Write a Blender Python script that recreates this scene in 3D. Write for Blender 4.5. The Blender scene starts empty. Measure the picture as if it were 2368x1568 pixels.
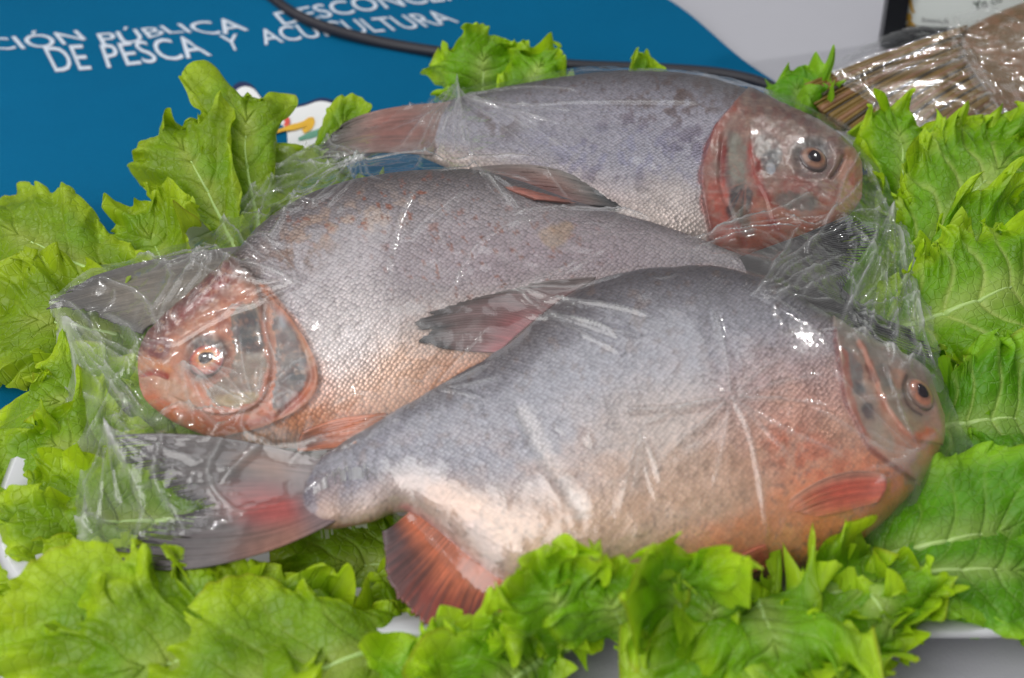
import bpy, math, random
import numpy as np
from mathutils import Vector
from mathutils.bvhtree import BVHTree

SC = bpy.context.scene
COL = SC.collection
R = math.radians

# ------------------------------------------------------------------ camera
PITCH, DIST, LENS = R(40), 1.0, 50.0
W0, H0 = 2367.0, 1568.0                      # layout units of the photograph
FPX = W0 * LENS / 36.0
CAM = np.array([0, -DIST * math.cos(PITCH), DIST * math.sin(PITCH)])
FWD = np.array([0, math.cos(PITCH), -math.sin(PITCH)])
RGT = np.array([1.0, 0, 0])
UPV = np.array([0, math.sin(PITCH), math.cos(PITCH)])
cam_d = bpy.data.cameras.new('camera'); cam = bpy.data.objects.new('camera', cam_d); COL.objects.link(cam)
cam.location = CAM; cam.rotation_euler = (R(90) - PITCH, 0, 0)
cam_d.lens = LENS; cam_d.sensor_width = 36; cam_d.clip_start = 0.01; cam_d.clip_end = 50
cam_d.dof.use_dof = True; cam_d.dof.focus_distance = 0.94; cam_d.dof.aperture_fstop = 5.4
SC.camera = cam

# ------------------------------------------------------------------ light
w = bpy.data.worlds.new('World'); SC.world = w; w.use_nodes = True
w.node_tree.nodes['Background'].inputs['Color'].default_value = (0.90, 0.95, 1.0, 1)
w.node_tree.nodes['Background'].inputs['Strength'].default_value = 0.10
def area(name, loc, target, size, power, color, sy=None):
    d = bpy.data.lights.new(name, 'AREA'); d.energy = power; d.color = color
    d.shape = 'ELLIPSE'; d.size = size; d.size_y = sy or size
    o = bpy.data.objects.new(name, d); COL.objects.link(o); o.location = loc
    o.rotation_euler = (Vector(target) - Vector(loc)).to_track_quat('-Z', 'Y').to_euler()
    return o
area('canopy_light', (0.0, 0.3, 2.1), (0, 0.0, 0), 1.9, 12, (0.95, 0.975, 1.0), 1.6)
area('key_light', (-0.85, -1.10, 1.30), (0, 0.0, 0), 1.7, 28, (1.0, 0.99, 0.975))
for gx_, gy_, gz_, pw_ in ((1.2, 0.9, 1.4, 5.0), (-1.2, 0.8, 1.1, 5.0)):
    area('glint_light', (gx_, gy_, gz_), (0.0, 0.05, 0), 0.08, pw_, (1.0, 0.99, 0.97))
SC.view_settings.view_transform = 'Standard'; SC.view_settings.look = 'None'
SC.view_settings.exposure = 0.10; SC.view_settings.gamma = 1.0; SC.view_settings.use_curve_mapping = False

# ------------------------------------------------------------------ helpers
def ray(px, py):
    d = FWD + (px - W0 / 2) / FPX * RGT - (py - H0 / 2) / FPX * UPV
    return d / np.linalg.norm(d)
def unz(px, py, z=0.0):
    d = ray(px, py); t = (z - CAM[2]) / d[2]
    return CAM + d * t
def unplane(px, py, p0, n):
    d = ray(px, py); t = np.dot(p0 - CAM, n) / np.dot(d, n)
    return CAM + d * t
def proj(P):
    Q = np.asarray(P, float) - CAM
    dz = Q @ FWD
    return np.stack([W0 / 2 + FPX * (Q @ RGT) / dz, H0 / 2 - FPX * (Q @ UPV) / dz], -1)
def nrm(v): return v / (np.linalg.norm(v, axis=-1, keepdims=True) + 1e-12)
def lin(c):
    c = np.asarray(c, float) / 255.0
    return np.where(c <= 0.04045, c / 12.92, ((c + 0.055) / 1.055) ** 2.4)
def sstep(a, b, x):
    t = np.clip((x - a) / (b - a), 0, 1); return t * t * (3 - 2 * t)

_tab = np.random.RandomState(7).rand(8, 256, 256)
def vn(x, y, seed=0):
    T = _tab[seed % 8]; x = np.asarray(x, float) + seed * 13.7; y = np.asarray(y, float) + seed * 7.3
    xi = np.floor(x).astype(int); yi = np.floor(y).astype(int); fx = x - xi; fy = y - yi
    fx = fx * fx * (3 - 2 * fx); fy = fy * fy * (3 - 2 * fy)
    a = T[xi & 255, yi & 255]; b = T[(xi + 1) & 255, yi & 255]; c = T[xi & 255, (yi + 1) & 255]; d = T[(xi + 1) & 255, (yi + 1) & 255]
    return (a * (1 - fx) + b * fx) * (1 - fy) + (c * (1 - fx) + d * fx) * fy
def fbm(x, y, seed=0, oct=4):
    s = 0; a = 0.5; t = 0
    for i in range(oct):
        s = s + a * vn(x * 2 ** i, y * 2 ** i, seed + i); t += a; a *= 0.5
    return s / t

def tri(x, y, seed=0, rot=0.0):
    """faceted noise: random heights joined by flat triangles, straight creases"""
    c, s_ = math.cos(rot), math.sin(rot); x, y = x * c - y * s_ + seed * 3.7, x * s_ + y * c + seed * 9.1
    T = _tab[seed % 8]; xi = np.floor(x).astype(int); yi = np.floor(y).astype(int); fx = x - xi; fy = y - yi
    a = T[xi & 255, yi & 255]; b = T[(xi + 1) & 255, yi & 255]; d = T[xi & 255, (yi + 1) & 255]; e = T[(xi + 1) & 255, (yi + 1) & 255]
    return np.where(fx > fy, a + fx * (b - a) + fy * (e - b), a + fy * (d - a) + fx * (e - d))

def resample(poly, n):
    P = np.asarray(poly, float)
    if len(P) == 1: return np.repeat(P, n, 0)
    # catmull-rom densify then arc length resample
    Q = np.vstack([2 * P[0] - P[1], P, 2 * P[-1] - P[-2]]); out = []
    for i in range(1, len(Q) - 2):
        for t in np.linspace(0, 1, 12, endpoint=False):
            p0, p1, p2, p3 = Q[i - 1], Q[i], Q[i + 1], Q[i + 2]
            out.append(0.5 * (2 * p1 + (p2 - p0) * t + (2 * p0 - 5 * p1 + 4 * p2 - p3) * t * t + (3 * p1 - p0 - 3 * p2 + p3) * t ** 3))
    out.append(P[-1]); out = np.array(out)
    s = np.r_[0, np.cumsum(np.linalg.norm(np.diff(out, axis=0), axis=1))]
    u = np.linspace(0, s[-1], n)
    return np.stack([np.interp(u, s, out[:, k]) for k in range(out.shape[1])], -1)

def pdist(P, poly):
    """distance to a polyline and the side (cross sign) of the nearest segment"""
    P = np.asarray(P, float); poly = np.asarray(poly, float)
    best = np.full(len(P), 1e9); side = np.zeros(len(P))
    for a, b in zip(poly[:-1], poly[1:]):
        ab = b - a; t = np.clip(((P - a) @ ab) / (ab @ ab), 0, 1)
        q = P - (a + t[:, None] * ab); d = np.hypot(q[:, 0], q[:, 1])
        cr = ab[0] * (P[:, 1] - a[1]) - ab[1] * (P[:, 0] - a[0])
        m = d < best; best[m] = d[m]; side[m] = np.sign(cr[m])
    return best, side
def inpoly(P, poly):
    x, y = P[:, 0], P[:, 1]; c = np.zeros(len(P), bool); n = len(poly)
    for i in range(n):
        x1, y1 = poly[i]; x2, y2 = poly[(i + 1) % n]
        if y1 == y2: continue
        k = ((y1 > y) != (y2 > y)) & (x < (x2 - x1) * (y - y1) / (y2 - y1) + x1); c ^= k
    return c

def mesh(name, V, F, mat, parent=None, smooth=True, attrs=None, uv=None):
    V = np.asarray(V, np.float32); me = bpy.data.meshes.new(name)
    if isinstance(F, np.ndarray):
        k = F.shape[1]; n = len(F)
        me.vertices.add(len(V)); me.vertices.foreach_set('co', V.ravel())
        me.loops.add(n * k); me.loops.foreach_set('vertex_index', F.astype(np.int32).ravel())
        me.polygons.add(n); me.polygons.foreach_set('loop_start', np.arange(0, n * k, k, dtype=np.int32))
        me.polygons.foreach_set('loop_total', np.full(n, k, np.int32))
        me.update(calc_edges=True); me.validate()
    else:
        me.from_pydata([tuple(map(float, v)) for v in V], [], F)
    if smooth: me.polygons.foreach_set('use_smooth', np.ones(len(me.polygons), bool))
    for nm, (kind, data) in (attrs or {}).items():
        a = me.attributes.new(nm, kind, 'POINT'); data = np.asarray(data, np.float32)
        a.data.foreach_set('color' if kind == 'FLOAT_COLOR' else 'vector' if kind == 'FLOAT_VECTOR' else 'value', data.ravel())
    if mat: me.materials.append(mat)
    o = bpy.data.objects.new(name, me); COL.objects.link(o)
    if parent: o.parent = parent
    return o
def gridf(n, m, wrap=False):
    i = np.arange(n - 1)[:, None]; j = np.arange(m if wrap else m - 1)[None, :]; j2 = (j + 1) % m
    return np.stack([i * m + j, i * m + j2, (i + 1) * m + j2, (i + 1) * m + j], -1).reshape(-1, 4)
def rgba(c):
    c = np.asarray(c, float); return np.hstack([np.clip(c, 0, 1), np.ones((len(c), 1))])
def thing(name, label, cat, loc=(0, 0, 0), group=None):
    o = bpy.data.objects.new(name, None); COL.objects.link(o); o.empty_display_size = 0.02
    o['label'] = label; o['category'] = cat
    if group: o['group'] = group
    return o
def tag(o, label, cat, group=None):
    o['label'] = label; o['category'] = cat
    if group: o['group'] = group
    return o
def tube(pts, rad, seg=10):
    P = np.asarray(pts, float); n = len(P); rad = np.broadcast_to(rad, (n,))
    T = nrm(np.gradient(P, axis=0)); ref = np.array([0, 0, 1.0])
    V = []
    for i in range(n):
        b = np.cross(T[i], ref); b /= np.linalg.norm(b) + 1e-9; c = np.cross(b, T[i])
        a = np.linspace(0, 2 * np.pi, seg, endpoint=False)
        V.append(P[i] + rad[i] * (np.cos(a)[:, None] * b + np.sin(a)[:, None] * c))
    F = [tuple(int(x) for x in f) for f in gridf(n, seg, True)]
    F += [tuple(range(seg))[::-1], tuple((n - 1) * seg + k for k in range(seg))]
    return np.vstack(V), F

# ------------------------------------------------------------------ materials
def newmat(name):
    m = bpy.data.materials.new(name); m.use_nodes = True
    nt = m.node_tree; return m, nt, nt.nodes['Principled BSDF'], nt.nodes['Material Output']
def N(nt, t, **kw):
    n = nt.nodes.new(t)
    for k, v in kw.items():
        if hasattr(n, k) and k not in n.inputs: setattr(n, k, v)
        else: n.inputs[k].default_value = v
    return n
def math_(nt, op, a, b=None, c=None, clamp=False):
    n = nt.nodes.new('ShaderNodeMath'); n.operation = op; n.use_clamp = clamp
    for i, x in enumerate((a, b, c)):
        if x is None: continue
        if hasattr(x, 'is_linked'): nt.links.new(x, n.inputs[i])
        else: n.inputs[i].default_value = x
    return n.outputs[0]
def mixc(nt, fac, a, b, mode='MIX'):
    n = nt.nodes.new('ShaderNodeMix'); n.data_type = 'RGBA'; n.blend_type = mode
    for s, x in ((n.inputs[0], fac), (n.inputs[6], a), (n.inputs[7], b)):
        if hasattr(x, 'is_linked'): nt.links.new(x, s)
        elif isinstance(x, (int, float)): s.default_value = x
        else: s.default_value = (*x, 1)
    return n.outputs[2]
def plain(name, srgb, rough=0.5, noise=0.06, nscale=30, bump=0.0, bscale=200, spec=0.5, metal=0.0):
    m, nt, b, out = newmat(name); c = lin(srgb)
    tc = N(nt, 'ShaderNodeTexCoord'); nz = N(nt, 'ShaderNodeTexNoise', Scale=nscale, Detail=5)
    nt.links.new(tc.outputs['Object'], nz.inputs['Vector'])
    cc = mixc(nt, nz.outputs[0], tuple(c * (1 - noise)), tuple(np.clip(c * (1 + noise), 0, 1)))
    nt.links.new(cc, b.inputs['Base Color']); b.inputs['Roughness'].default_value = rough
    b.inputs['Specular IOR Level'].default_value = spec; b.inputs['Metallic'].default_value = metal
    if bump:
        n2 = N(nt, 'ShaderNodeTexNoise', Scale=bscale, Detail=4); nt.links.new(tc.outputs['Object'], n2.inputs['Vector'])
        bp = N(nt, 'ShaderNodeBump', Strength=bump, Distance=0.001)
        nt.links.new(n2.outputs[0], bp.inputs['Height']); nt.links.new(bp.outputs[0], b.inputs['Normal'])
    return m

M_table = plain('table_cloth_white', (188, 187, 194), 0.7, 0.03, 6, 0.25, 900)
M_tray = plain('tray_white', (200, 200, 204), 0.28, 0.02, 12)
M_ink = plain('print_white', (212, 220, 232), 0.75, 0.05, 60)
M_navy = plain('print_navy', (30, 42, 84), 0.7)
M_red = plain('print_red', (232, 92, 80), 0.7, 0.25, 120)
M_orange = plain('print_orange', (248, 186, 60), 0.7, 0.25, 120)
M_green = plain('print_green', (110, 165, 140), 0.7, 0.3, 120)
M_black = plain('frame_black', (16, 18, 24), 0.35)
M_cable = plain('cable_rubber', (42, 40, 48), 0.5, 0.1)
M_paper = plain('certificate_paper', (232, 238, 234), 0.8, 0.03)
M_gold = plain('print_gold', (205, 160, 60), 0.6, 0.2, 60)
M_text = plain('print_dark', (120, 116, 122), 0.8)
M_dgreen = plain('print_darkgreen', (40, 62, 48), 0.8)

def banner_mat():
    m, nt, b, out = newmat('banner_blue_fabric')
    tc = N(nt, 'ShaderNodeTexCoord')
    nz = N(nt, 'ShaderNodeTexNoise', Scale=5.0, Detail=6, Roughness=0.6); nt.links.new(tc.outputs['Object'], nz.inputs['Vector'])
    n3 = N(nt, 'ShaderNodeTexNoise', Scale=420.0, Detail=2); nt.links.new(tc.outputs['Object'], n3.inputs['Vector'])
    c = mixc(nt, nz.outputs[0], tuple(lin((0, 92, 130))), tuple(lin((2, 110, 154))))
    c = mixc(nt, math_(nt, 'MULTIPLY', n3.outputs[0], 0.25), c, tuple(lin((4, 70, 120))))
    nt.links.new(c, b.inputs['Base Color']); b.inputs['Roughness'].default_value = 0.72
    b.inputs['Specular IOR Level'].default_value = 0.1
    wv = N(nt, 'ShaderNodeTexWave', Scale=330.0); nt.links.new(tc.outputs['Object'], wv.inputs['Vector'])
    bp = N(nt, 'ShaderNodeBump', Strength=0.25, Distance=0.0006)
    nt.links.new(math_(nt, 'ADD', wv.outputs['Fac'], n3.outputs[0]), bp.inputs['Height']); nt.links.new(bp.outputs[0], b.inputs['Normal'])
    return m
M_banner = banner_mat()

def fish_mat():
    """skin: painted pigment attribute, staggered scales, silvery sheen where the attribute asks for it"""
    m, nt, b, out = newmat('fish_skin'); L = nt.links
    col = N(nt, 'ShaderNodeAttribute', attribute_name='col'); uv = N(nt, 'ShaderNodeAttribute', attribute_name='suv')
    msk = N(nt, 'ShaderNodeAttribute', attribute_name='msk')     # r scale mask, g silver
    sep = N(nt, 'ShaderNodeSeparateColor'); L.new(msk.outputs['Color'], sep.inputs[0])
    vo = N(nt, 'ShaderNodeTexVoronoi', voronoi_dimensions='2D', Scale=1.0, Randomness=0.5); L.new(uv.outputs['Vector'], vo.inputs['Vector'])
    tc = N(nt, 'ShaderNodeTexCoord')
    nz = N(nt, 'ShaderNodeTexNoise', Scale=160.0, Detail=6, Roughness=0.65); L.new(tc.outputs['Object'], nz.inputs['Vector'])
    nb = N(nt, 'ShaderNodeTexNoise', Scale=38.0, Detail=5); L.new(tc.outputs['Object'], nb.inputs['Vector'])
    edge = math_(nt, 'MULTIPLY', math_(nt, 'MULTIPLY', sep.outputs[0], 0.85), math_(nt, 'SMOOTHSTEP' if False else 'MULTIPLY', math_(nt, 'SUBTRACT', vo.outputs['Distance'], 0.32, clamp=True), 2.0, clamp=True))
    dk = mixc(nt, 1.0, col.outputs['Color'], (0.42, 0.40, 0.42), 'MULTIPLY')
    c = mixc(nt, edge, col.outputs['Color'], dk, 'MIX')
    cs = N(nt, 'ShaderNodeSeparateColor'); L.new(vo.outputs['Color'], cs.inputs[0])
    k = math_(nt, 'ADD', 0.72, math_(nt, 'ADD', math_(nt, 'MULTIPLY', nz.outputs[0], 0.30), math_(nt, 'MULTIPLY', math_(nt, 'MULTIPLY', cs.outputs[0], sep.outputs[0]), 0.30)))
    kk = N(nt, 'ShaderNodeCombineColor')
    for i in range(3): L.new(k, kk.inputs[i])
    c = mixc(nt, 1.0, c, kk.outputs[0], 'MULTIPLY')
    L.new(c, b.inputs['Base Color'])
    L.new(math_(nt, 'MULTIPLY', sep.outputs[1], 0.55, clamp=True), b.inputs['Metallic'])
    L.new(math_(nt, 'ADD', 0.27, math_(nt, 'MULTIPLY', nb.outputs[0], 0.22)), b.inputs['Roughness'])
    b.inputs['Specular IOR Level'].default_value = 0.55
    b.inputs['Subsurface Weight'].default_value = 0.12; b.inputs['Subsurface Radius'].default_value = (0.008, 0.004, 0.002); b.inputs['Subsurface Scale'].default_value = 0.5
    b.inputs['Coat Weight'].default_value = 0.15; b.inputs['Coat Roughness'].default_value = 0.2
    # every scale a slightly tilted plate
    h = math_(nt, 'MULTIPLY', sep.outputs[0], math_(nt, 'ADD', math_(nt, 'MULTIPLY', vo.outputs['Distance'], -0.8), math_(nt, 'MULTIPLY', cs.outputs[1], 0.35)))
    h = math_(nt, 'ADD', h, math_(nt, 'MULTIPLY', nz.outputs[0], 0.35))
    bp = N(nt, 'ShaderNodeBump', Strength=1.0, Distance=0.0007); L.new(h, bp.inputs['Height']); L.new(bp.outputs[0], b.inputs['Normal'])
    return m
M_fish = fish_mat()

def fin_mat(name='fin_membrane', trans=0.1, rough=0.38):
    m, nt, b, out = newmat(name); L = nt.links
    col = N(nt, 'ShaderNodeAttribute', attribute_name='col')
    tc = N(nt, 'ShaderNodeTexCoord'); nz = N(nt, 'ShaderNodeTexNoise', Scale=220.0, Detail=5); L.new(tc.outputs['Object'], nz.inputs['Vector'])
    k = math_(nt, 'ADD', 0.7, math_(nt, 'MULTIPLY', nz.outputs[0], 0.6)); kk = N(nt, 'ShaderNodeCombineColor')
    for i in range(3): L.new(k, kk.inputs[i])
    c = mixc(nt, 1.0, col.outputs['Color'], kk.outputs[0], 'MULTIPLY'); L.new(c, b.inputs['Base Color'])
    b.inputs['Roughness'].default_value = rough; b.inputs['Coat Weight'].default_value = 0.2
    t = N(nt, 'ShaderNodeBsdfTranslucent'); L.new(c, t.inputs['Color'])
    mx = N(nt, 'ShaderNodeMixShader'); mx.inputs[0].default_value = trans
    L.new(b.outputs[0], mx.inputs[1]); L.new(t.outputs[0], mx.inputs[2]); L.new(mx.outputs[0], out.inputs['Surface'])
    return m
M_fin = fin_mat()

def leaf_mat():
    m, nt, b, out = newmat('lettuce_leaf'); L = nt.links
    col = N(nt, 'ShaderNodeAttribute', attribute_name='col'); uv = N(nt, 'ShaderNodeAttribute', attribute_name='luv')
    tc = N(nt, 'ShaderNodeTexCoord')
    nz = N(nt, 'ShaderNodeTexNoise', Scale=55.0, Detail=7, Roughness=0.6); L.new(tc.outputs['Object'], nz.inputs['Vector'])
    vo = N(nt, 'ShaderNodeTexVoronoi', voronoi_dimensions='2D', feature='DISTANCE_TO_EDGE', Scale=1.0); L.new(uv.outputs['Vector'], vo.inputs['Vector'])
    vein = math_(nt, 'SUBTRACT', 1.0, math_(nt, 'MULTIPLY', vo.outputs['Distance'], 9.0, clamp=True), clamp=True)
    k = math_(nt, 'ADD', 0.62, math_(nt, 'MULTIPLY', nz.outputs[0], 0.76)); kk = N(nt, 'ShaderNodeCombineColor')
    for i in range(3): L.new(k, kk.inputs[i])
    c = mixc(nt, 1.0, col.outputs['Color'], kk.outputs[0], 'MULTIPLY')
    c = mixc(nt, math_(nt, 'MULTIPLY', vein, 0.08), c, tuple(lin((190, 215, 110))))
    L.new(c, b.inputs['Base Color'])
    L.new(math_(nt, 'ADD', 0.3, math_(nt, 'MULTIPLY', nz.outputs[0], 0.25)), b.inputs['Roughness'])
    b.inputs['Specular IOR Level'].default_value = 0.45
    bp = N(nt, 'ShaderNodeBump', Strength=0.6, Distance=0.0012)
    L.new(math_(nt, 'ADD', math_(nt, 'MULTIPLY', vein, -0.5), nz.outputs[0]), bp.inputs['Height']); L.new(bp.outputs[0], b.inputs['Normal'])
    t = N(nt, 'ShaderNodeBsdfTranslucent')
    c2 = mixc(nt, 1.0, c, (1.0, 1.0, 0.45), 'MULTIPLY'); L.new(c2, t.inputs['Color']); L.new(bp.outputs[0], t.inputs['Normal'])
    mx = N(nt, 'ShaderNodeMixShader'); mx.inputs[0].default_value = 0.36
    L.new(b.outputs[0], mx.inputs[1]); L.new(t.outputs[0], mx.inputs[2]); L.new(mx.outputs[0], out.inputs['Surface'])
    return m
M_leaf = leaf_mat()
M_rib = plain('lettuce_rib', (176, 205, 120), 0.35, 0.15, 60)

def film_mat():
    """thin clear film: mostly see-through, mirror glints on the creases, a little milky where it is crumpled"""
    m, nt, b, out = newmat('cling_film'); L = nt.links
    nt.nodes.remove(b)
    tc = N(nt, 'ShaderNodeTexCoord'); at = N(nt, 'ShaderNodeAttribute', attribute_name='haze')
    mp = N(nt, 'ShaderNodeMapping'); L.new(tc.outputs['Object'], mp.inputs['Vector']); mp.inputs['Scale'].default_value = (1, 0.45, 1)
    nz = N(nt, 'ShaderNodeTexNoise', Scale=70.0, Detail=5, Roughness=0.55); L.new(mp.outputs[0], nz.inputs['Vector'])
    bp = N(nt, 'ShaderNodeBump', Strength=0.6, Distance=0.0014); L.new(nz.outputs[0], bp.inputs['Height'])
    fr = N(nt, 'ShaderNodeLayerWeight', Blend=0.5); L.new(bp.outputs[0], fr.inputs['Normal'])
    refl = math_(nt, 'ADD', 0.062, math_(nt, 'MULTIPLY', math_(nt, 'POWER', fr.outputs['Facing'], 4.5), 0.7), clamp=True)
    gl = N(nt, 'ShaderNodeBsdfGlossy', Roughness=0.05); gl.inputs['Color'].default_value = (1, 1, 1, 1); L.new(bp.outputs[0], gl.inputs['Normal'])
    g2 = N(nt, 'ShaderNodeBsdfGlossy', Roughness=0.24); L.new(bp.outputs[0], g2.inputs['Normal'])
    gm = N(nt, 'ShaderNodeMixShader'); gm.inputs[0].default_value = 0.45; L.new(gl.outputs[0], gm.inputs[1]); L.new(g2.outputs[0], gm.inputs[2])
    tr = N(nt, 'ShaderNodeBsdfTransparent'); tr.inputs['Color'].default_value = (0.985, 0.985, 0.98, 1)
    df = N(nt, 'ShaderNodeBsdfDiffuse'); df.inputs['Color'].default_value = (0.85, 0.85, 0.84, 1)
    tl = N(nt, 'ShaderNodeBsdfTranslucent'); tl.inputs['Color'].default_value = (0.85, 0.85, 0.84, 1)
    ms = N(nt, 'ShaderNodeMixShader'); ms.inputs[0].default_value = 0.5; L.new(df.outputs[0], ms.inputs[1]); L.new(tl.outputs[0], ms.inputs[2])
    m1 = N(nt, 'ShaderNodeMixShader'); L.new(at.outputs['Fac'], m1.inputs[0]); L.new(tr.outputs[0], m1.inputs[1]); L.new(ms.outputs[0], m1.inputs[2])
    m2 = N(nt, 'ShaderNodeMixShader'); L.new(refl, m2.inputs[0]); L.new(m1.outputs[0], m2.inputs[1]); L.new(gm.outputs[0], m2.inputs[2])
    L.new(m2.outputs[0], out.inputs['Surface'])
    return m
M_film = film_mat()

def colmat(name, rough, coat=0.0):
    m, nt, b, out = newmat(name); a = N(nt, 'ShaderNodeAttribute', attribute_name='col'); nt.links.new(a.outputs['Color'], b.inputs['Base Color'])
    b.inputs['Roughness'].default_value = rough; b.inputs['Coat Weight'].default_value = coat; b.inputs['Coat Roughness'].default_value = 0.05
    return m
M_eye = colmat('fish_eye', 0.3, 0.9)
M_pupil = plain('fish_pupil', (52, 46, 50), 0.12, 0.5, 500)

# ================================================================== setting
o = mesh('table', [(-1.6, -0.9, -0.004), (1.8, -0.9, -0.004), (1.8, 2.4, -0.004), (-1.6, 2.4, -0.004)], [(0, 1, 2, 3)], M_table, smooth=False)
o['kind'] = 'structure'

# banner lying on the back of the table, gently rippled
def bz(x, y):
    return 0.004 + 0.0030 * np.sin(x * 17 + y * 11) * sstep(0.1, 0.4, y) + 0.002 * np.sin(x * 31 - y * 23 + 1) + 0.0015 * fbm(x * 14, y * 14, 3)
bc = [unz(-420, -420), unz(1225, -230), unz(1836, 244), unz(1500, 700), unz(-120, 985), unz(-700, 900)]
bc = [tuple(p[:2]) for p in bc]
nx, ny = 190, 150
gx, gy = np.meshgrid(np.linspace(-1.0, 0.5, nx), np.linspace(-0.2, 0.95, ny), indexing='ij')
# bilinear quad sheet: left-bottom, right-bottom, right-top, left-top
q = [unz(-60, 978), unz(2190, 520), unz(1150, -290), unz(-700, -300)]
uu, vv = np.meshgrid(np.linspace(0, 1, nx), np.linspace(0, 1, ny), indexing='ij')
Q = ((1 - uu) * (1 - vv))[..., None] * q[0] + (uu * (1 - vv))[..., None] * q[1] + (uu * vv)[..., None] * q[2] + ((1 - uu) * vv)[..., None] * q[3]
Q = Q.reshape(-1, 3); Q[:, 2] = bz(Q[:, 0], Q[:, 1])
banner = thing('banner', 'blue cloth banner with white lettering spread over the table behind the fish', 'banner')
mesh('cloth', Q, gridf(nx, ny), M_banner, banner)

def text_quad(txt, quad, mat, parent, name='lettering', zfun=None, dz=0.0008, warp=None, bold=0.004):
    """flat print: text fitted to four corners (bottom left, bottom right, top right, top left) in layout units"""
    cu = bpy.data.curves.new(name, 'FONT'); cu.body = txt; cu.resolution_u = 3; cu.offset = bold
    to = bpy.data.objects.new(name, cu); COL.objects.link(to); dg = bpy.context.evaluated_depsgraph_get()
    me = bpy.data.meshes.new_from_object(to.evaluated_get(dg)); COL.objects.unlink(to); bpy.data.objects.remove(to)
    V = np.array([v.co[:] for v in me.vertices]); F = [tuple(p.vertices) for p in me.polygons]
    u = (V[:, 0] - V[:, 0].min()) / np.ptp(V[:, 0]); v = V[:, 1] / 0.70
    a, b, c, d = [np.array(p, float) for p in quad]
    P = ((1 - u) * (1 - v))[:, None] * a + (u * (1 - v))[:, None] * b + (u * v)[:, None] * c + ((1 - u) * v)[:, None] * d
    if warp: P = P + warp(u, v)
    W = np.array([zfun(p[0], p[1], dz) for p in P])
    return mesh(name, W, F, mat, parent, smooth=False)
def on_banner(px, py, dz):
    p = unz(px, py, 0.006)
    for _ in range(2): p = unz(px, py, float(bz(p[0], p[1])) + dz)
    return p
wv1 = lambda u, v: np.stack([3 * np.sin(u * 9), 7 * np.sin(u * 8.5 + 0.5) * (1 - v)], -1)
wv2 = lambda u, v: np.stack([0 * u, -3 * np.sin(u * 6.0)], -1)
text_quad('DE', [(128, 166), (212, 160), (190, 102), (98, 108)], M_ink, banner, zfun=on_banner)
text_quad('PESCA', [(248, 157), (490, 128), (446, 82), (230, 103)], M_ink, banner, zfun=on_banner)
text_quad('Y', [(528, 118), (560, 114), (548, 78), (505, 82)], M_ink, banner, zfun=on_banner)
text_quad('ACUICULTURA', [(612, 104), (1062, 50), (1016, 22), (590, 70)], M_ink, banner, zfun=on_banner, warp=wv2)
text_quad('INSTITUCIÓN', [(-330, 168), (198, 88), (176, 70), (-360, 122)], M_ink, banner, zfun=on_banner, warp=wv1, bold=0.006)
text_quad('PÚBLICA', [(236, 100), (574, 66), (540, 40), (222, 78)], M_ink, banner, zfun=on_banner, warp=wv1, bold=0.006)
text_quad('DESCONCENTRADA', [(655, 58), (1330, -44), (1290, -82), (630, 30)], M_ink, banner, zfun=on_banner, warp=wv2, bold=0.006)
# white emblem with dark outline and three coloured strokes
def flat_poly(name, poly, mat, parent, dz, n=120):
    P = resample(list(poly) + [poly[0]], n)[:-1]
    W = [on_banner(p[0], p[1], dz) for p in P]
    return mesh(name, W, [tuple(range(len(W)))], mat, parent, smooth=False)
emb = [(470, 300), (500, 262), (530, 228), (556, 202), (585, 205), (612, 235), (650, 252), (700, 246), (742, 234), (790, 246), (850, 262), (930, 285), (900, 330), (800, 372), (700, 392), (560, 380), (500, 350)]
cx, cy = 690, 300
flat_poly('emblem_outline', [(cx + (x - cx) * 1.05, cy + (y - cy) * 1.10 - 1) for x, y in emb], M_navy, banner, 0.0008)
flat_poly('emblem_field', emb, plain('print_pure_white', (240, 240, 240), .75),  banner, 0.0014)
def stroke(name, pts, wd, mat):
    P = resample(pts, 30); T = nrm(np.gradient(P, axis=0)); n = np.stack([-T[:, 1], T[:, 0]], -1)
    ww = (np.interp(np.linspace(0, 1, 30), np.linspace(0, 1, len(wd)), wd))[:, None]
    A = P + n * ww; B = P - n * ww
    V = [on_banner(p[0], p[1], 0.0020) for p in A] + [on_banner(p[0], p[1], 0.0020) for p in B]
    mesh(name, V, [(i, i + 1, 31 + i, 30 + i) for i in range(29)], mat, banner, smooth=False)
stroke('emblem_stroke', [(628, 274), (640, 264), (655, 266), (664, 280), (660, 292)], [4, 5, 5, 6, 5], M_red)
stroke('emblem_stroke', [(628, 308), (660, 298), (700, 288), (720, 276), (716, 294), (700, 304)], [3, 4, 7, 7, 7, 5], M_orange)
stroke('emblem_stroke', [(690, 322), (720, 312), (752, 302), (770, 300)], [3, 8, 8, 4], M_green)

# black cable lying across the banner
cpx = [(560, -60), (622, -10), (680, 32), (760, 66), (880, 98), (1010, 120), (1150, 138), (1330, 152), (1480, 158), (1640, 168), (1740, 186), (1800, 212), (1840, 250)]
cp = resample([unz(x, y, 0.0115) for x, y in cpx], 90)
V, F = tube(cp, 0.0052, 12)
tag(mesh('cable', V, F, M_cable), 'black rubber cable running across the blue banner', 'cable')

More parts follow.
